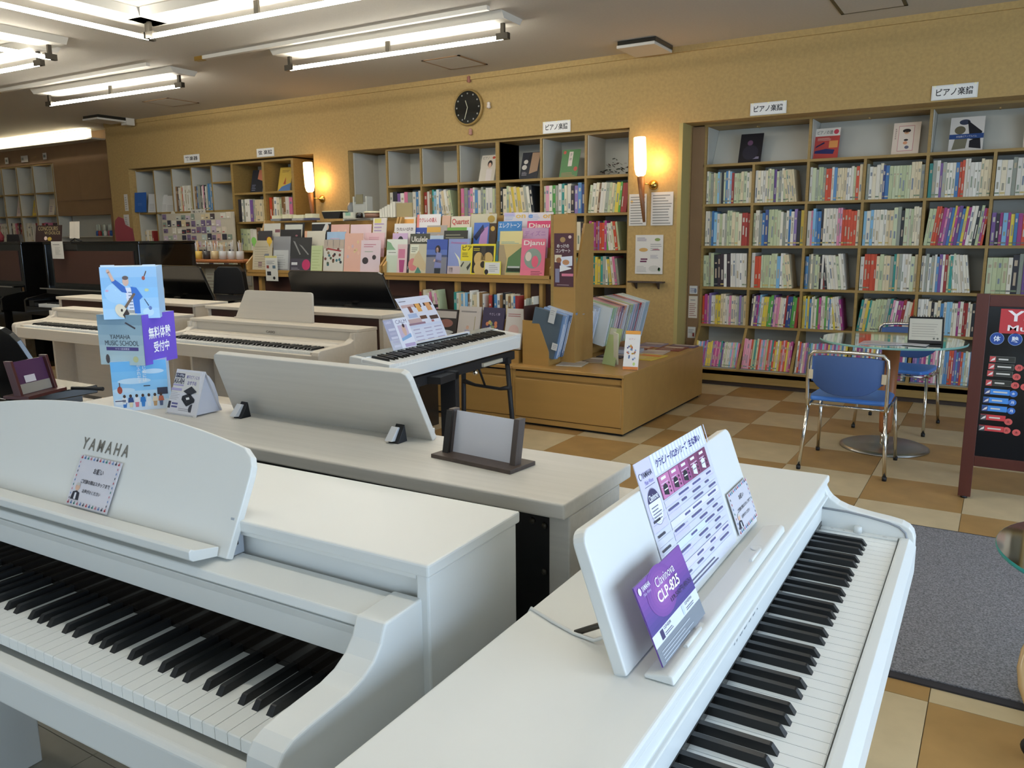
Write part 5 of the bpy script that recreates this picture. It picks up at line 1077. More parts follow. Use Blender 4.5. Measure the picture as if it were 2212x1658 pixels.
# ------------------------------------------------------------ magazine racks
def rack(x0, x1, label, end_left=False):
    t = thing('magazine_rack', label, 'magazine rack', ((x0 + x1) / 2, 5.2, .43)); h = (x1 - x0) / 2
    MB().box(-h, -.03, .565, h, .33, .60, mt=IW).build('bottom_shelf', t, .003)
    MB().box(-h, -.035, .60, h, -.025, .625, mt=IW).build('front_lip', t)
    for k in range(3): MB().box(-h, .05 + .075 * k, .60, h, .06 + .075 * k, .75 + .075 * k, mt=IW).build('tier_board', t)
    MB().box(-h, .30, .60, h, .32, 1.06, mt=IW).build('back_board', t)
    for s in (-1, 1): MB().prism([(-.035, .565), (.33, .565), (.33, 1.08), (.22, 1.08), (.10, .80), (-.035, .68)], 'x', s * (h - .006) - .01, s * (h - .006) + .01, mt=IW).build('side_panel', t, .002)
    MB().box(-h, .04, .0, h, .06, .565, mt='back_brown').build('lower_back', t)
    return t
tL = rack(-6.09, -4.445, 'left golden magazine rack above the black pianos'); tR = rack(-4.425, -2.83, 'right golden magazine rack above the portable keyboard')
for x in (-5.95, -4.6): MB().box(x + 5.2675 - .02, .0, 0, x + 5.2675 + .02, .04, .565, mt=IW).build('post', tL)
for x in (-4.05, -3.70, -3.37, -3.06, -2.93): MB().box(x + 3.6275 - .014, -.01, .0, x + 3.6275 + .014, .039, .565, mt=IW).build('divider', tR)
MB().box(-.8, -.015, 0, .8, .039, .02, mt=IW).build('lower_shelf', tR)
STUFF = MB()
fill(-4.02, -3.72, 5.10 + .02, .62, .33, rs(11, 'wrpBcgwG'), d=.1, tail=5); fill(-3.68, -3.39, 5.12, .62, .33, rs(13, 'wbswcBvwt'), d=.1); fill(-3.35, -3.08, 5.12, .62, .33, rs(11, 'dcBwbnwr'), d=.1); fill(-3.04, -2.95, 5.12, .62, .3, 'wGGw', d=.1)
o = STUFF.build('packed_books'); tag(o, 'thin upright music books packed under the right magazine rack', 'books', None, 'stuff')
TYY = {1: 5.195, 2: 5.27, 3: 5.345, 4: 5.42}
def fig(*a): return person_print(*a)
dots = lambda cs, n=14: [('d', rnd.uniform(.1, .9), rnd.uniform(.08, .8), .06, .045, rnd.choice(cs)) for _ in range(n)]
MG = [('R', 1, -4.419, 1.036, .215, .292, 'DDE0D4', [('p', [(0, .7), (.45, .7), (.3, .8), (.2, .9), (0, .95)], '8AB08A'), ('q', 0, 0, 1, .55, 'C6D2BC'), ('l', .1, .62, .5, .66, 1, '7A7A6A')], 'white magazine with a green shape, first in the right rack front row'),
      ('R', 1, -4.30, 1.033, .10, .253, 'DCC0C0', [('q', .1, .55, .8, .85, 'C87A94'), ('p', [(.3, .1), (.7, .1), (.8, .5), (.2, .5)], 'A8487A')], 'narrow pink magazine leaning over the green one'),
      ('R', 1, -4.20, 1.032, .022, .255, '38343A', [('q', .2, .2, .8, .3, '8A8A8A')], 'narrow black booklet beside the pink magazine'),
      ('R', 1, -4.175, 1.032, .185, .257, 'C8C0A4', [('q', .05, .7, .5, .98, 'DCDCC8'), ('l', .1, .75, .45, .92, 3, '5A6A5A'), ('d', .2, .35, .25, .2, 'D08080'), ('p', [(.2, .35), (.85, .15), (1, .3), (.5, .8), (.3, .6)], 'C8B48E'), ('p', [(.3, .05), (.7, .1), (.5, .3)], '4E8878')], 'cream magazine with pink and green shapes in the front row'),
      ('R', 1, -4.0, 1.032, .205, .293, '5A72B4', [('q', 0, 0, 1, .55, '80808A'), ('q', 0, .72, 1, 1, '3F58A8'), ('q', .0, .52, 1, .58, '3E4C70')] + [('p', [(.42, .0), (.7, .0), (.72, .25), (.42, .25)], '2A3038'), ('p', [(.4, .22), (.75, .22), (.74, .62), (.5, .66)], '8288B8'), ('d', .55, .72, .13, .12, '2E2428'), ('d', .52, .71, .07, .07, 'D8B0A0'), ('p', [(.35, .4), (.75, .35), (.75, .42), (.4, .47)], 'D0AC9C')], 'blue magazine with a standing person in a lilac top'),
      ('R', 1, -3.79, 1.032, .20, .296, '8C98C8', [('q', 0, 0, 1, .28, 'C4B4B8'), ('t', 'Anniversary', .12, .85, .9, .93, 'D070A0'), ('p', [(.3, .65), (.55, .5), (.7, .3), (.6, .25), (.5, .45)], 'E0E0C8'), ('q', .08, .1, .25, .24, '2A2A34')], 'pale blue magazine with pink lettering in the front row'),
      ('R', 1, -3.665, 1.030, .12, .254, 'E2D02A', [('q', 0, .1, 1, .5, 'B8B8A0'), ('t', 'ピア', .12, .82, .9, .97, '4A4414', 1), ('l', .12, .62, .7, .78, 3, '6A6020'), ('p', [(.1, .3), (.3, .45), (.25, .48), (.02, .34)], '3A3A34'), ('p', [(.5, .3), (.8, .45), (.9, .42), (.6, .2)], '3A3A34')], 'narrow yellow magazine beside the guitar cover'),
      ('R', 1, -3.564, 1.033, .222, .255, 'E4D22C', [('q', .06, .12, .94, .94, '1C1A16'), ('d', .33, .55, .2, .2, 'C8A868', .0002), ('d', .72, .55, .2, .2, 'C8A868', .0002), ('d', .5, .25, .36, .26, 'CCAE70', .0003), ('d', .52, .38, .11, .1, '2A221A', .0008), ('q', .42, .5, .6, .94, '3A342C', .0006), ('l', .1, .8, .4, .9, 2, 'E4D22C')], 'yellow bordered magazine with an acoustic guitar body'),
      ('R', 1, -3.34, 1.038, .022, .27, '4A6A70', [('q', 0, .4, 1, .6, '3A7A7A')], 'narrow teal spined booklet beside the guitar magazine'),
      ('R', 1, -3.31, 1.038, .20, .345, 'C8B078', [('q', 0, .72, 1, 1, 'DCCE90'), ('p', [(.35, .1), (1, .1), (1, .66), (.42, .42)], '5A7A4E'), ('q', .4, .12, .98, .2, '3A3A38', .0006), ('q', .42, .2, .95, .24, 'B8BCB4', .0008), ('p', [(0, 0), (.3, 0), (.35, .4), (.2, .7), (0, .7)], 'A89470'), ('l', .08, .73, .9, .79, 2, '6AA0A0')], 'green and yellow illustrated magazine in the front row'),
      ('R', 1, -3.112, 1.035, .206, .289, 'E0708A', [('d', .5, .5, .36, .26, '8A9A8C'), ('d', .32, .55, .13, .12, 'D8C8B8', .0003), ('d', .6, .42, .14, .15, 'E06078', .0004), ('q', .0, .0, 1, .2, 'E4788C', .0002), ('t', 'Djanu', .1, .8, .95, .96, 'F0E8E0', 1), ('l', .45, .08, .95, .2, 3, '7A3040')], 'pink magazine with white lettering at the right end of the front row'),
      ('R', 2, -4.42, 1.097, .158, .28, 'C8AACA', [('d', .55, .75, .2, .16, '2A2430')], 'lilac magazine in the second row of the right rack'), ('R', 2, -4.23, 1.091, .2, .28, '4A4A3E', [('t', 'Ukulele', .08, .76, .92, .92, 'E8E4D8', 1)], 'dark magazine with rounded white lettering in the second row'), ('R', 2, -4.025, 1.075, .134, .28, 'B8C8D8', [('l', .1, .8, .9, .95, 2, '7A9AC0')], 'pale blue magazine in the second row'), ('R', 2, -3.887, 1.113, .23, .28, '34342E', [('l', .08, .78, .92, .94, 2, '8A8A74')], 'dark olive magazine in the second row'), ('R', 2, -3.152, 1.125, .225, .28, 'C8A0C0', [('t', 'ディズニ', .1, .78, .9, .92, 'A070A8')], 'plastic wrapped lilac magazine behind the pink one'),
      ('R', 3, -4.454, 1.177, .225, .28, 'E2DEDA', [('t', 'うたいびき', .1, .78, .9, .88, '6A5A5A', 1)], 'white magazine with dark lettering in the third row'), ('R', 3, -4.291, 1.141, .17, .28, '3A50A0', [('t', 'ピアノ', .15, .72, .85, .88, 'D0D8F0', 1)], 'blue magazine with white lettering in the third row'), ('R', 3, -4.111, 1.157, .2, .28, 'ACA49C', [('q', .0, .8, .7, .95, 'D8A850'), ('d', .6, .65, .12, .09, 'D0B0A0')], 'grey magazine with an orange title in the third row'), ('R', 3, -3.905, 1.138, .241, .28, '70A84A', [('q', .8, 0, 1, 1, 'D8E4EC')], 'green magazine in the third row'), ('R', 3, -3.645, 1.172, .144, .28, '4A70C0', [('p', [(.3, .2), (.9, .3), (.95, .9), (.5, .8)], 'B88AC0'), ('p', [(.0, .6), (.6, .95), (.7, .8), (.2, .5)], '202A50')], 'blue and purple illustrated magazine in the third row'), ('R', 3, -3.497, 1.166, .065, .28, '3A2A1E', [('d', .5, .85, .3, .07, 'C8A040')], 'narrow brown magazine with gold lettering'), ('R', 3, -3.415, 1.178, .214, .28, '3E86C8', [('t', 'エレクトーン', .05, .82, .95, .96, 'E8F0F8', 1)], 'bright blue magazine with white lettering in the third row'), ('R', 3, -3.155, 1.177, .21, .28, 'E04A78', [('t', 'Djanu', .08, .78, .95, .94, 'F4ECDC', 1)], 'crimson pink magazine with large letters in the third row'),
      ('R', 4, -4.468, 1.231, .18, .28, 'E0D8C8', [('q', .3, .8, .9, .94, 'E0A050')], 'cream magazine with an orange title in the top row'), ('R', 4, -4.268, 1.25, .245, .28, 'E6E2E0', [('t', 'ウクレレの達人', .1, .76, .85, .9, 'C85A60', 1), ('q', 0, .3, .1, 1, 'E08A80')], 'white magazine with red lettering in the top row'), ('R', 4, -4.013, 1.235, .084, .28, 'D0A890', [], 'narrow salmon booklet in the top row'), ('R', 4, -3.919, 1.228, .19, .28, 'E0D4C0', [('t', 'Quartet', .06, .74, .94, .93, 'C04A48', 1)], 'cream magazine with red script in the top row'), ('R', 4, -3.72, 1.242, .245, .28, 'C8C0A4', [('d', .8, .85, .14, .1, 'B0903A')], 'beige magazine with a gold ornament in the top row'), ('R', 4, -3.41, 1.246, .22, .28, 'E0D8DC', [('q', 0, .9, .45, 1, 'C8B8D8'), ('t', 'on', .5, .84, .9, .94, 'E8C060', 1), ('l', .05, .8, .45, .98, 4, '9AB0D8')], 'pastel grid patterned magazine in the top row'), ('R', 4, -3.187, 1.242, .219, .28, 'E2DADC', [('t', 'on', .6, .84, .96, .94, 'E8B850', 1), ('l', .05, .8, .5, .98, 4, 'A8B8E0'), ('d', .1, .9, .09, .06, '5A90D0')], 'pastel grid patterned magazine at the right end of the top row'),
      ('L', 1, -6.034, 1.055, .255, .269, 'C8BCA0', [('l', .1, .1, .9, .85, 9, 'B0A68E'), ('q', .6, .42, .85, .55, '7A7E88'), ('q', .3, .08, .5, .28, '8A6A70')], 'cream sleeve at the left end of the left rack'), ('L', 1, -5.771, 1.05, .22, .31, '8E8E90', [('q', .05, .05, .9, .6, 'B8BAB8'), ('l', .2, .1, .8, .5, 6, 'A0A2A0')], 'clear grey pouch with a white label in the left rack'), ('L', 1, -5.54, 1.05, .255, .299, '3A3A3A', [('p', [(.1, .9), (.2, .88), (.5, .5), (.45, .48)], '8A8A88'), ('p', [(.4, .8), (.55, .75), (.9, .5), (.85, .48)], '8A8A88'), ('q', .0, .0, 1, .37, '4A4650'), ('d', .78, .19, .2, .16, 'C03A68', .0004), ('q', .06, .18, .35, .26, 'D0D0D0', .0004), ('l', .06, .04, .5, .12, 2, '9A9AA0')], 'black plastic wrapped album with a round pink sticker'), ('L', 1, -5.28, 1.053, .135, .223, 'BFCB98', [('l', .1, .1, .9, .9, 7, 'AEBC86')], 'pale green booklet in the left rack'),
      ('L', 1, -5.135, 1.052, .235, .276, 'D0CCC0', [('q', 0, .72, 1, 1, 'B8A898'), ('q', .15, .72, .2, 1, 'D8CCC0'), ('q', .45, .72, .5, 1, 'D8CCC0'), ('q', .75, .72, .8, 1, 'D8CCC0'), ('p', [(.1, .7), (.2, .74), (.9, .66), (.85, .62)], 'A03A3E')] + dots(['3A3A3E', '5A6A50', '7A4A40', '4A7A80', '8A7A60'], 16), 'striped album cover with small dark instruments'), ('L', 1, -4.891, 1.047, .205, .333, 'DCAE9C', dots(['D8C090', 'C8B0B8', 'E0B8A0'], 8), 'peach coloured magazine in the left rack front row'), ('L', 1, -4.70, 1.035, .215, .286, 'DCC8CC', [('l', .15, .8, .85, .92, 2, 'C07A88'), ('d', .25, .4, .16, .1, '3A3438'), ('d', .7, .5, .1, .07, '3A3438'), ('l', .2, .66, .8, .7, 1, '8AAA80')], 'pale pink magazine with small dark figures at the right end of the left rack'),
      ('L', 2, -6.055, 1.133, .187, .28, '3E3C3E', [('q', .6, .7, 1, .8, '6A3038')], 'dark packet in the second row of the left rack'), ('L', 2, -5.751, 1.141, .263, .28, '2C2A2C', [('d', .8, .8, .06, .03, 'A06A70')], 'wide black packet in the second row of the left rack'), ('L', 2, -5.437, 1.125, .25, .28, 'D2CCBA', [('q', 0, 0, .12, 1, 'DCA888')], 'cream packet with an orange edge in the left rack'), ('L', 2, -5.17, 1.115, .22, .28, 'A0BCD8', [('l', .2, .72, .9, .84, 2, 'D8A8B8')], 'light blue magazine in the second row of the left rack'), ('L', 2, -4.72, 1.103, .215, .28, 'E0BCC0', [('l', .2, .8, .9, .9, 2, 'C88A98')], 'pink magazine in the second row of the left rack'),
      ('L', 3, -6.046, 1.201, .219, .28, 'D0CCC0', [('q', .7, .7, 1, .8, '8A5A60')], 'white packet in the third row of the left rack'), ('L', 3, -5.778, 1.201, .257, .28, '2E2E30', [('q', .04, 0, .92, .95, 'CCCCC0')], 'white panel with a black border in the left rack'), ('L', 3, -5.421, 1.2, .234, .28, '1E1E20', [('p', [(.4, .5), (.75, 1), (.85, .95), (.7, .5)], 'C8C8C4'), ('d', .8, .85, .1, .1, 'D8B8A0'), ('q', 0, .95, 1, 1, 'C8C8C0')], 'black and white magazine in the third row of the left rack'), ('L', 3, -5.182, 1.179, .215, .28, 'DCAEA0', dots(['E0C0A8', 'D89890'], 6), 'salmon magazine in the third row of the left rack'), ('L', 3, -4.956, 1.176, .24, .28, 'E2C8CC', [('d', .2, .6, .12, .06, '3A3438')], 'pale rose magazine in the third row of the left rack'), ('L', 3, -4.69, 1.227, .15, .28, 'D8D0C8', [('l', .1, .4, .9, .9, 5, 'A890B8'), ('q', .1, .85, .6, .98, 'D8CC70')], 'pastel leaflet at the top right of the left rack')]
SEQ = 0
for s, ti, x, z, w_, h, bg, it, lb in MG:
    SEQ += 1
    sheet_obj('magazine', lb, 'magazine', (x, TYY[ti] - .003 * (SEQ % 3), z), (1, 0, 0), (0, .13, 1), w_, h, bg, it, 'magazines in the racks', th=.004)
sheet_obj('shop_card', 'small white card with a yellow border before the guitar magazine', 'card', (-3.423, 5.172, 1.055), (1, 0, 0), (0, .1, 1), .15, .1, 'E8DC50', [('q', .05, .08, .95, .92, 'DEDCD6'), ('l', .3, .25, .85, .8, 4, 'A0A0A0'), ('d', .15, .2, .12, .2, '2A2428', .0006)])
sheet_obj('hanging_card', 'long white card with small pictures hanging from the left rack shelf', 'card', (-5.82, 5.158, .956), (1, 0, 0), (0, 0, 1), .155, .228, 'D8D6CC', [('q', 0, .92, 1, 1, 'D8CC80'), ('l', .1, .68, .9, .84, 3, '8A8A90'), ('q', .1, .5, .3, .62, '9A4A40'), ('q', .6, .5, .85, .62, '5A7080'), ('q', .12, .22, .45, .38, '2A2E34'), ('d', .7, .12, .1, .06, '2A2A2A')])
for x, c, nme in ((-5.99, '8AC860', 'green'), (-5.785, 'E4B840', 'yellow')):
    m = MB(frame((0, 0, 0), (1, 0, 0), (0, 0, 1))); m.disc(.03, .05, .032, .034, c, .001, 16); m.poly([(.015, .02), (.045, .02), (.03, -.01)], c, .001); m.disc(.03, .05, .032, .034, c, -.001, 16)
    tag(m.build('price_tag', loc=(x, 5.165, 1.27)), '%s balloon shaped tag clipped to the left rack' % nme, 'tag')
# end panel with poster
t = thing('end_panel', 'tall golden end panel at the right end of the magazine racks', 'panel', (-2.715, 5.15, .43))
MB().box(-.09, 0, 0, .09, .02, 1.06, mt=IW).build('front_board', t, .002); MB().box(-.11, 0, 0, -.09, .03, 1.065, mt='shelf_wood').build('edge_strip', t)
MB().prism([(.02, .0), (.3, 0), (.3, 1.0), (.16, 1.0), (.02, .6)], 'x', .07, .088, mt=IW).build('side_board', t)
sheet_obj('small_poster', 'narrow maroon poster with photos on the golden end panel', 'poster', (-2.795, 5.146, .98), (1, 0, 0), (0, 0, 1), .155, .38, '52303A', [('d', .45, .88, .14, .05, 'A8885A'), ('d', .82, .93, .08, .03, 'D8C0B8'), ('t', 'めっけの', .15, .73, .78, .8, 'E8E4E0', 1), ('t', 'コンサート', .1, .64, .85, .71, 'E8E4E0', 1), ('q', .03, .46, .4, .6, 'D8CCB0'), ('d', .25, .5, .14, .05, 'A06A48', .0006), ('p', [(.35, .36), (.95, .4), (.95, .58), (.35, .56)], 'DCE0EC'), ('d', .62, .46, .18, .05, 'C08A60', .0006), ('q', .06, .08, .28, .34, '8A88A0'), ('p', [(.3, .28), (.9, .34), (.9, .36), (.3, .4)], 'E8E8E8', .0005), ('q', .4, .2, 1, .25, 'D07A90'), ('l', .15, .03, .8, .06, 1, 'B8A0A0')])
# objects on top of the racks
def clutter(name, label, cat, loc, mb): tag(mb.build(name, loc=loc), label, cat)
RT = 1.512
clutter('black_box', 'black open box with a pale rim on top of the left rack', 'box', (-5.21, 5.46, RT), MB().prism([(-.09, 0), (.09, 0), (.115, .06), (-.12, .06)], 'y', -.05, .05, '1E1E1E').box(-.11, -.05, .06, .11, .05, .068, 'DCD2A8'))
clutter('mint_box', 'small white and mint carton on top of the left rack', 'box', (-5.02, 5.46, RT), MB().box(-.06, -.04, 0, .06, .04, .05, 'CCCCB8').box(-.03, -.041, .02, .03, -.04, .05, '8AB49A'))
clutter('dark_tin', 'small dark tin on top of the left rack', 'tin', (-4.93, 5.47, RT), MB().lathe([(.03, 0), (.032, .03), (.025, .045), (0, .047)], n=14, col='2A2826', mt='gloss'))
clutter('round_tin', 'round tin with a cream lid on top of the left rack', 'tin', (-4.80, 5.5, RT), MB().lathe([(.07, 0), (.075, .04)], n=20, col='9A7058', mt='print').lathe([(.08, .04), (.08, .05), (.06, .056), (0, .057)], n=20, col='D8D0B0', mt='print'))
for k in range(6):
    clutter('white_booklet', 'white booklet, %s from the left between the racks' % ORD[k], 'booklet', (-4.69 + .03 * k, 5.46, RT), MB().box(0, 0, 0, .026, .1, .07 + .012 * k, ['E0DCCC', 'D8D4C4'][k % 2]))
clutter('beige_folder', 'plain beige folder standing on top between the racks', 'folder', (-4.50, 5.46, RT), MB().box(0, 0, 0, .17, .012, .115, 'A8986E', 'print'))
for k, (x, w_) in enumerate(((-5.98, .12), (-5.84, .1), (-5.70, .14), (-5.54, .1))):
    clutter('packet', '%s pale packet lying on top of the left rack' % ORD[k], 'packet', (x, 5.44, RT - .01), MB().box(0, -.04, 0, w_, .06, .02, ['8A8A8E', '4A4448', 'A8A4A0', '5A5A70'][k]).box(.005, -.03, .02, w_ - .004, .06, .05 + .008 * (k % 2), 'DCD6B4'))
clutter('white_gadget', 'white device with a clip in the open niche of the middle alcove', 'device', (-5.47, 5.9, 1.50), MB())if 0 else None
t = thing('white_device', 'pale grey device standing behind the racks in the open niche', 'device', (-6.03, 6.75, 1.56)); MB().box(-.08, -.05, 0, .08, .05, .16, 'C0C4BE').box(-.1, -.05, .03, -.08, .05, .22, 'C8CCC4').box(.08, -.05, .03, .1, .05, .22, 'C8CCC4').build('device_body', t, .005); MB().box(-.05, -.055, .14, .05, -.045, .24, '8A8468').build('clip', t); MB().box(-.04, -.056, .02, .04, -.05, .04, '3A3A3A').build('foot', t)
MB().box(-.30, .0, -.02, .12, .2, 0, mt='shelf_white').box(-.30, .0, -1.55, -.28, .2, -.02, mt='shelf_white').box(.1, 0, -1.55, .12, .2, -.02, mt='shelf_white').build('pedestal', t)
tag(MB().lathe([(.07, 0), (.075, .05), (.075, .12), (.06, .16), (0, .17)], n=20, col='868C90', mt='print').build('grey_bin', loc=(-6.22, 6.82, 1.56)), 'grey rounded container left of the pale device in the niche', 'container')
# slanted magazines on the drawer units
SM_ = [(-4.03, .20, .30, 'A89496', [('l', .1, .2, .9, .9, 6, '8A7A80')], 'mauve songbook leaning at the left on the drawer unit'), (-3.83, .25, .27, '2A2220', [('q', .05, .75, .95, .95, 'B0A8A0'), ('d', .6, .6, .25, .12, '8A5A50'), ('q', .0, 0, 1, .3, 'C8C6C0'), ('d', .5, .35, .4, .06, 'B8B8B4')], 'dark album with a pale base leaning on the drawer unit'), (-3.57, .20, .30, 'BCB4AC', [('l', .1, .85, .9, .95, 1, '8A8480'), ('p', [(.3, .1), (.6, .1), (.55, .4), (.35, .4)], 'A0A0B8'), ('d', .46, .46, .07, .05, 'C8A08A'), ('q', .75, .3, .78, .75, '9A9068')], 'pale grey songbook with a seated figure on the drawer unit'), (-3.35, .19, .30, '342C4A', [('t', 'やさしく弾', .3, .8, .8, .87, 'B8B0C8')] + [('d', rnd.uniform(.15, .85), rnd.uniform(.1, .65), .07, .05, rnd.choice(['D8D4E0', 'C8A860', '8AA070', 'C87A50', '9AB0D0'])) for _ in range(14)], 'dark purple songbook with small drawings on the drawer unit'), (-3.14, .15, .30, 'C4BEB8', [('l', .1, .8, .9, .9, 2, '9A5A5A'), ('d', .5, .45, .3, .15, 'C8A8A0')], 'pale songbook with red lettering beside the wooden bin')]
for x, w_, h, bg, it, lb in SM_:
    sheet_obj('songbook', lb, 'book', (x, 4.985, IZ + .1), (1, 0, 0), (.18, .25, 1), w_, h, bg, it, 'songbooks leaning on the drawer units', th=.012)
t = thing('sloped_riser', 'sloped wooden riser under the leaning songbooks', 'riser', (-3.5, 4.98, IZ)); MB().prism([(0, 0), (.16, 0), (.16, .32), (.03, .09), (0, .09)], 'x', -.34, .5, mt=IW).build('riser_body', t)
# counter with small accessories at the left
t = thing('accessory_counter', 'round edged brown counter board below the left alcove', 'counter', (-7.72, 6.0, 1.08))
MB().box(-.70, -.1, 0, .72, .25, .035, mt='cone_wood').build('counter_board', t, .015, 4); MB().box(-.4, .05, -1.08, -.36, .1, 0, mt='shelf_wood').box(.5, .05, -1.08, .54, .1, 0, mt='shelf_wood').build('post', t)
MB().box(-.62, .06, -.5, .68, .07, -.02, 'A8A490').build('notice_board', t)
m = MB(frame((-.5, .055, -.45), (1, 0, 0), (0, 0, 1)))
for k in range(6): m.box(.2 * k, .1 + .1 * (k % 2), 0, .2 * k + .16, .38, .004, ['7A7A78', 'C8C09A', 'B8BCB0', 'C8B8B0', 'C0C8A8', '9A9A94'][k]); m.lines(.2 * k + .02, .16, .2 * k + .14, .34, 5, '9A9088', .3, .005)
m.build('notes', t)
for k in range(9):
    x = -8.30 + .14 * k; c = ['2A2A2A', 'D8B040', 'C8CCC8', 'D8B85A', '3A3A3E', 'C8B890', 'D0D4DC', 'C8CCD4', 'D8D4DC'][k]
    m = MB(); m.lathe([(.035, 0), (.04, .002), (.042, .09), (.038, .09)], n=12, col=c if k < 6 else 'C8CCD0', mt='gloss')
    for q in range(7): a = rnd.uniform(0, 6.28); r = rnd.uniform(.0, .028); m.tube([(r * cos(a), r * sin(a), .02), (2.0 * r * cos(a), 1.6 * r * sin(a), .15 + .06 * rnd.random())], .004, 5, rnd.choice(['D8DCE4', 'E4E4E0', c, 'C8A070', 'B8C0CC']), 'gloss')
    tag(m.build('accessory_cup', loc=(x, 6.02, 1.116)), '%s cup of sticks and batons from the left on the brown counter' % ORD[k], 'cup', 'cups on the brown counter')

# ------------------------------------------------------------ chairs, glass tables, sign board, mat
def chair(loc, rot, label):
    t = thing('stacking_chair', label, 'chair', loc, rot)   # faces +y locally; back at -y
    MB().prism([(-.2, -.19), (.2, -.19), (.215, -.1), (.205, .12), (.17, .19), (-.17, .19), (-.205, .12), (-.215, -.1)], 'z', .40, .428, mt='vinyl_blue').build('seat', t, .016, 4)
    n = 12; pts = []; bk = []
    m = MB()
    for i in range(n + 1):
        u = -1 + 2 * i / n; x = .185 * u; y = -.235 - .03 * (1 - u * u) ; zt = .675 - .012 * abs(u) ** 6; zb = .455 + .075 * abs(u) ** 3
        for (dy, z) in ((-.012, zb), (-.012, zt), (.012, zt), (.012, zb)): pts.append((x, y + dy, z))
    F = []
    for i in range(n):
        for k in range(4): F.append((i * 4 + k, i * 4 + (k + 1) % 4, (i + 1) * 4 + (k + 1) % 4, (i + 1) * 4 + k))
    F += [(0, 1, 2, 3), (n * 4 + 3, n * 4 + 2, n * 4 + 1, n * 4)]
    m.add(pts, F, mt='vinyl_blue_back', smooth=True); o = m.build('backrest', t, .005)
    r = .0105
    path = [(-.205, -.205, .36), (-.208, -.222, .42), (-.208, -.236, .52), (-.208, -.240, .62), (-.203, -.242, .665), (-.18, -.248, .69), (-.1, -.262, .697), (0, -.268, .698), (.1, -.262, .697), (.18, -.248, .69), (.203, -.242, .665), (.208, -.240, .62), (.208, -.236, .52), (.208, -.222, .42), (.205, -.205, .36)]
    MB().tube(path, r, 10).build('back_frame', t)
    for s in (-1, 1):
        MB().box(s * .19 - .012, -.253, .535, s * .19 + .012, -.247, .59, 'C8B89A', 'gloss').build('back_bracket', t, .002)
        MB().tube([(s * .205, -.20, .365), (s * .228, -.245, .02)], r, 10).build('leg', t); MB().tube([(s * .205, .17, .385), (s * .222, .235, .02)], r, 10).build('leg', t)
        MB().lathe([(.012, 0), (.013, .022)], (s * .229, -.247, 0), 10, mt='rubber').build('foot_cap', t); MB().lathe([(.012, 0), (.013, .022)], (s * .223, .238, 0), 10, mt='rubber').build('foot_cap', t)
        MB().tube([(s * .205, -.205, .37), (s * .21, 0, .385), (s * .205, .17, .39)], r, 8).build('seat_rail', t)
    MB().tube([(-.2, -.17, .375), (.2, -.17, .375)], .007, 8).build('stretcher', t); MB().tube([(-.2, .15, .385), (.2, .15, .385)], .007, 8).build('stretcher', t)
    return t
c1 = chair((-.70, 4.932, 0), radians(-1), 'blue stacking chair with its back to us in front of the glass table')
c2 = chair((-.58, 6.14, 0), radians(174), 'blue stacking chair facing us on the far side of the glass table')
def disc_table(loc, r, zt, label, far=True):
    t = thing('glass_table', label, 'table', loc)
    MB().lathe([(r - .002, zt - .012), (r, zt - .008), (r, zt - .004), (r - .002, zt)], n=56, mt='glass_rim' if far else 'glass_rim_teal', caps=False).build('glass_rim', t)
    MB().lathe([(0, zt), (r - .0025, zt)], n=56, mt='glass_table', smooth=False, caps=False).lathe([(r - .0025, zt - .012), (0, zt - .012)], n=56, mt='glass_table', smooth=False, caps=False).build('glass_top', t)
    MB().lathe([(.034, .10), (.037, .13), (.055, zt - .014), (.0, zt - .013)], n=28, mt='cone_wood').build('column', t)
    MB().lathe([(.026, .02), (.026, .10)], n=20, mt='chrome').build('chrome_tube', t)
    MB().lathe([(.262, 0), (.262, .008), (.235, .02), (0, .026)], n=48, mt='steel_brushed').build('base_plate', t)
    return t
disc_table((-.572, 5.46, 0), .42, .69, 'round glass table on a wooden cone and steel base by the bookcase')
t = thing('desk_calendar', 'black framed tent calendar standing on the round glass table', 'calendar', (-.385, 5.38, .691), radians(8))
m = MB(frame((-.095, -.045, .002), (1, 0, 0), (0, .34, 1))); m.box(0, 0, -.003, .19, .155, 0, '1A1A1C'); m.box(.006, .018, 0, .18, .15, .0012, 'CCC8BA'); m.lines(.02, .04, .17, .13, 6, 'A8A498', .25, .0018); m.disc(.16, .03, .006, .006, '6A6A60', .0018, 8); m.disc(.14, .03, .006, .006, '6A6A60', .0018, 8); m.build('front_page', t)
m = MB(); m.prism([(-.045, 0), (.055, 0), (.012, .155), (.006, .155)], 'x', .088, .096, '121214', 'print'); m.prism([(.05, 0), (.056, 0), (.012, .155), (.008, .155)], 'x', -.09, .09, '141416', 'print'); m.build('back_frame', t)
m = MB()
for k in range(12): m.tube([(-.08 + .0145 * k, -.002, .155), (-.08 + .0145 * k, .009, .163), (-.08 + .0145 * k, .018, .153)], .0016, 5, '1A1A1C', 'print')
m.build('ring_binding', t)
m = MB(); m.prism([(0, 0), (.22, .0), (.3, .06), (.12, .2), (.05, .16)], 'z', 0, .002, 'E2DEE6', 'gloss'); m.disc(.12, .12, .02, .012, 'B08A88', .0026, 12); m.disc(.2, .05, .014, .008, '8A9AC0', .0026, 10); m.lines(.06, .03, .18, .08, 3, 'B8B4C0', .3, .0026)
place(m, 'leaflet', Matrix.Translation((-.72, 5.12, .692)) @ Matrix.Rotation(.25, 4, 'Z'), 'white leaflet lying on the round glass table beside the calendar', 'leaflet')
m = MB(); m.prism([(0, 0), (.16, .02), (.14, .12), (.02, .1)], 'z', 0, .002, 'D8D8E4', 'gloss'); place(m, 'leaflet', Matrix.Translation((-.52, 5.20, .6945)) @ Matrix.Rotation(-.3, 4, 'Z'), 'small pale leaflet lying over the larger one under the calendar', 'leaflet')
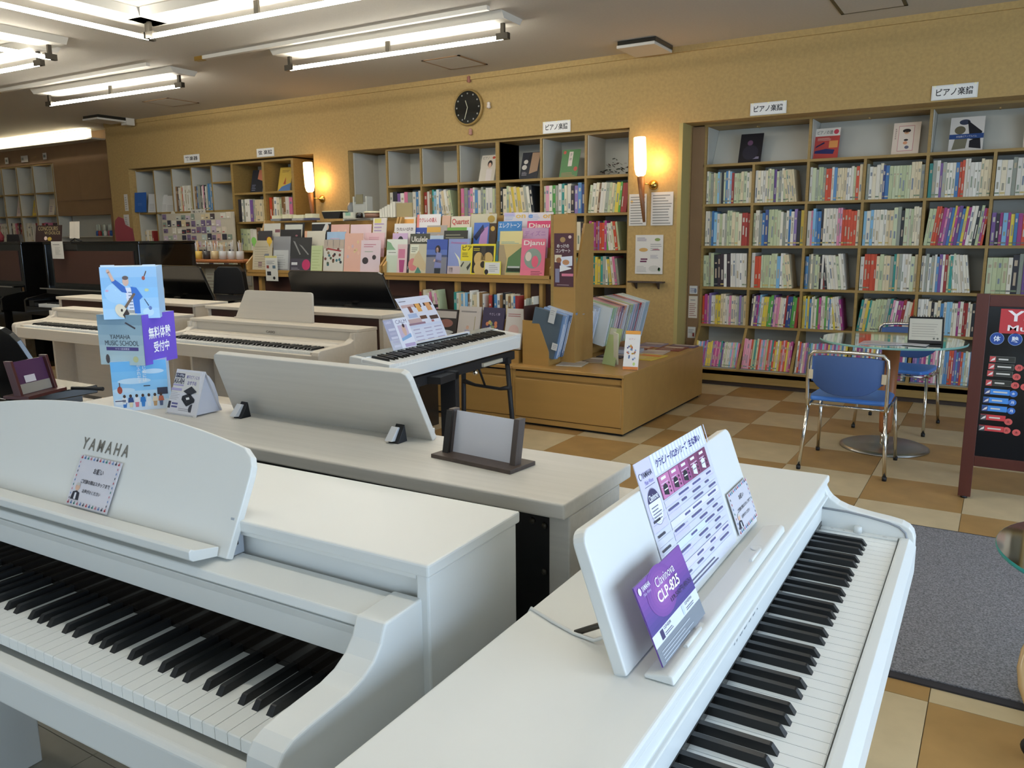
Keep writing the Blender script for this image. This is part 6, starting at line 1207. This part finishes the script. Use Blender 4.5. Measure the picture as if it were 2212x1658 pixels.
# sign board
t = thing('sign_board', 'black menu board in a maroon wooden frame at the right edge', 'sign board', (0, 4.58, 0))
MB().box(-.115, -.014, .01, -.058, .016, 1.045, mt='frame_maroon').build('frame_post', t, .002); MB().box(.60, -.014, .01, .657, .016, 1.045, mt='frame_maroon').build('frame_post', t, .002)
MB().box(-.058, -.012, .985, .60, .014, 1.04, mt='frame_maroon').build('frame_rail', t, .002); MB().box(-.058, -.012, .175, .60, .014, .228, mt='frame_maroon').build('frame_rail', t, .002)
MB().box(-.058, -.004, .228, .60, .004, .985, '0E0F12', 'gloss').build('black_panel', t)
for x in (-.09, .63): MB().prism([(.016, 1.0), (.05, 1.0), (.50, 0), (.46, 0)], 'x', x - .02, x + .02, mt='frame_maroon').build('rear_leg', t, .002)
for x in (-.087, .628): MB().lathe([(.016, 0), (.016, .012)], (x, 0, 0), 12, mt='rubber').build('foot', t)
m = MB(frame((0, -.0045, 0), (1, 0, 0), (0, 0, 1)))
m.quad(-.052 + .045, .855, .42, .975, 'C03A40', .0006); m.text('Yamaha', .022, .915, .36, .967, 'F4ECEC', .001, True); m.text('Music School', .028, .868, .38, .897, 'F0E4E4', .001, True)
for x, ch in ((-.012, '体'), (.064, '験'), (.14, '受'), (.216, '付'), (.292, '中')): m.disc(x, .828, .030, .030, 'A8C0E8', .0006, 24); m.disc(x, .828, .0285, .0285, '2A4C98', .0008, 24); m.text(ch, x - .015, .814, x + .015, .842, 'F0F4FC', .0012, True)
RZs = [.727, .690, .655, .608, .563, .520, .478, .432, .376]
for k, z in enumerate(RZs):
    c = '34342E' if k < 4 else ('4A90E0' if k < 7 else 'D04448'); x0 = -.034 - .0022 * k
    m.quad(x0, z - .014, x0 + .108, z + .014, '8A8A84' if k < 4 else c, .0006); m.quad(x0 + .001, z - .013, x0 + .107, z + .013, c, .0008)
    m.quad(x0, z - .016, x0 + .026, z + .012, 'C85050' if k < 4 else ('3A4C80' if k < 7 else '4A4A4E'), .001); m.poly([(x0 + .002, z - .013), (x0 + .022, z - .006), (x0 + .024, z + .008), (x0 + .012, z)], 'E8E0DC', .0014)
    m.lines(x0 + .038, z - .004, x0 + .1, z + .005, 1, 'D8D4CC', .8, .0012)
for x, z, c, ch in ((.092, .690, 'r', '月'), (.128, .693, 'r', '木'), (.086, .645, 'r', '月'), (.084, .602, 'r', '月'), (.124, .598, 'r', '火'), (.081, .56, 'b', '金'), (.08, .516, 'b', '月'), (.079, .474, 'b', '月'), (.072, .418, 'r', '火'), (.068, .374, 'r', '火'), (.11, .368, 'r', '木')):
    m.disc(x, z, .0175, .0165, 'D8605C' if c == 'r' else '3F74C8', .0006, 20); m.text(ch, x - .007, z - .007, x + .007, z + .007, '6A1E22' if c == 'r' else 'E8F0FC', .001, True)
m.build('printed_labels', t)
# door mat
t = thing('door_mat', 'grey mottled door mat with a black rubber edge at the right', 'mat', (.55, 3.26, 0))
MB().box(-1.0, -.74, 0, 1.0, .74, .006, mt='carpet_edge').build('rubber_edge', t); MB().box(-.985, -.705, .001, .985, .72, .010, mt='carpet').build('pile', t)
# glass table and chrome stool cut by the right edge
t = disc_table((.405, 2.62, .01), .365, .45, 'low round glass table with a teal rim cut by the right edge', False)
t = thing('swivel_stool', 'stool with a curved chrome and beige ring at the right edge', 'stool', (.36, 2.35, .01))
rg = [(.235 * cos(a) , .16 * sin(a) * .9, .20 + .16 * sin(a)) for a in [2 * pi * k / 28 for k in range(28)]]
MB().tube(rg, .011, 10, 'B89A6E', 'gloss', closed=True).build('outer_ring', t); MB().tube([(x * .93, y * .93, .20 + (z - .20) * .93) for x, y, z in rg], .012, 10, mt='chrome', closed=True).build('inner_ring', t)
MB().lathe([(.02, .05), (.02, .42)], n=16, mt='chrome').build('column', t); MB().lathe([(.17, .42), (.18, .44), (.17, .47), (0, .475)], n=28, mt='rubber').build('seat', t)
for k in range(5):
    a = 2 * pi * k / 5 + 3.5; MB().tube([(0, 0, .07), (.2 * cos(a), .2 * sin(a), .055)], .012, 8, mt='metal_dark').build('base_arm', t); MB(frame((.21 * cos(a), .21 * sin(a), .025), (0, 0, 1), (cos(a), sin(a), 0))).lathe([(.024, -.012), (.026, 0), (.024, .012)], n=16, mt='rubber').build('caster', t)
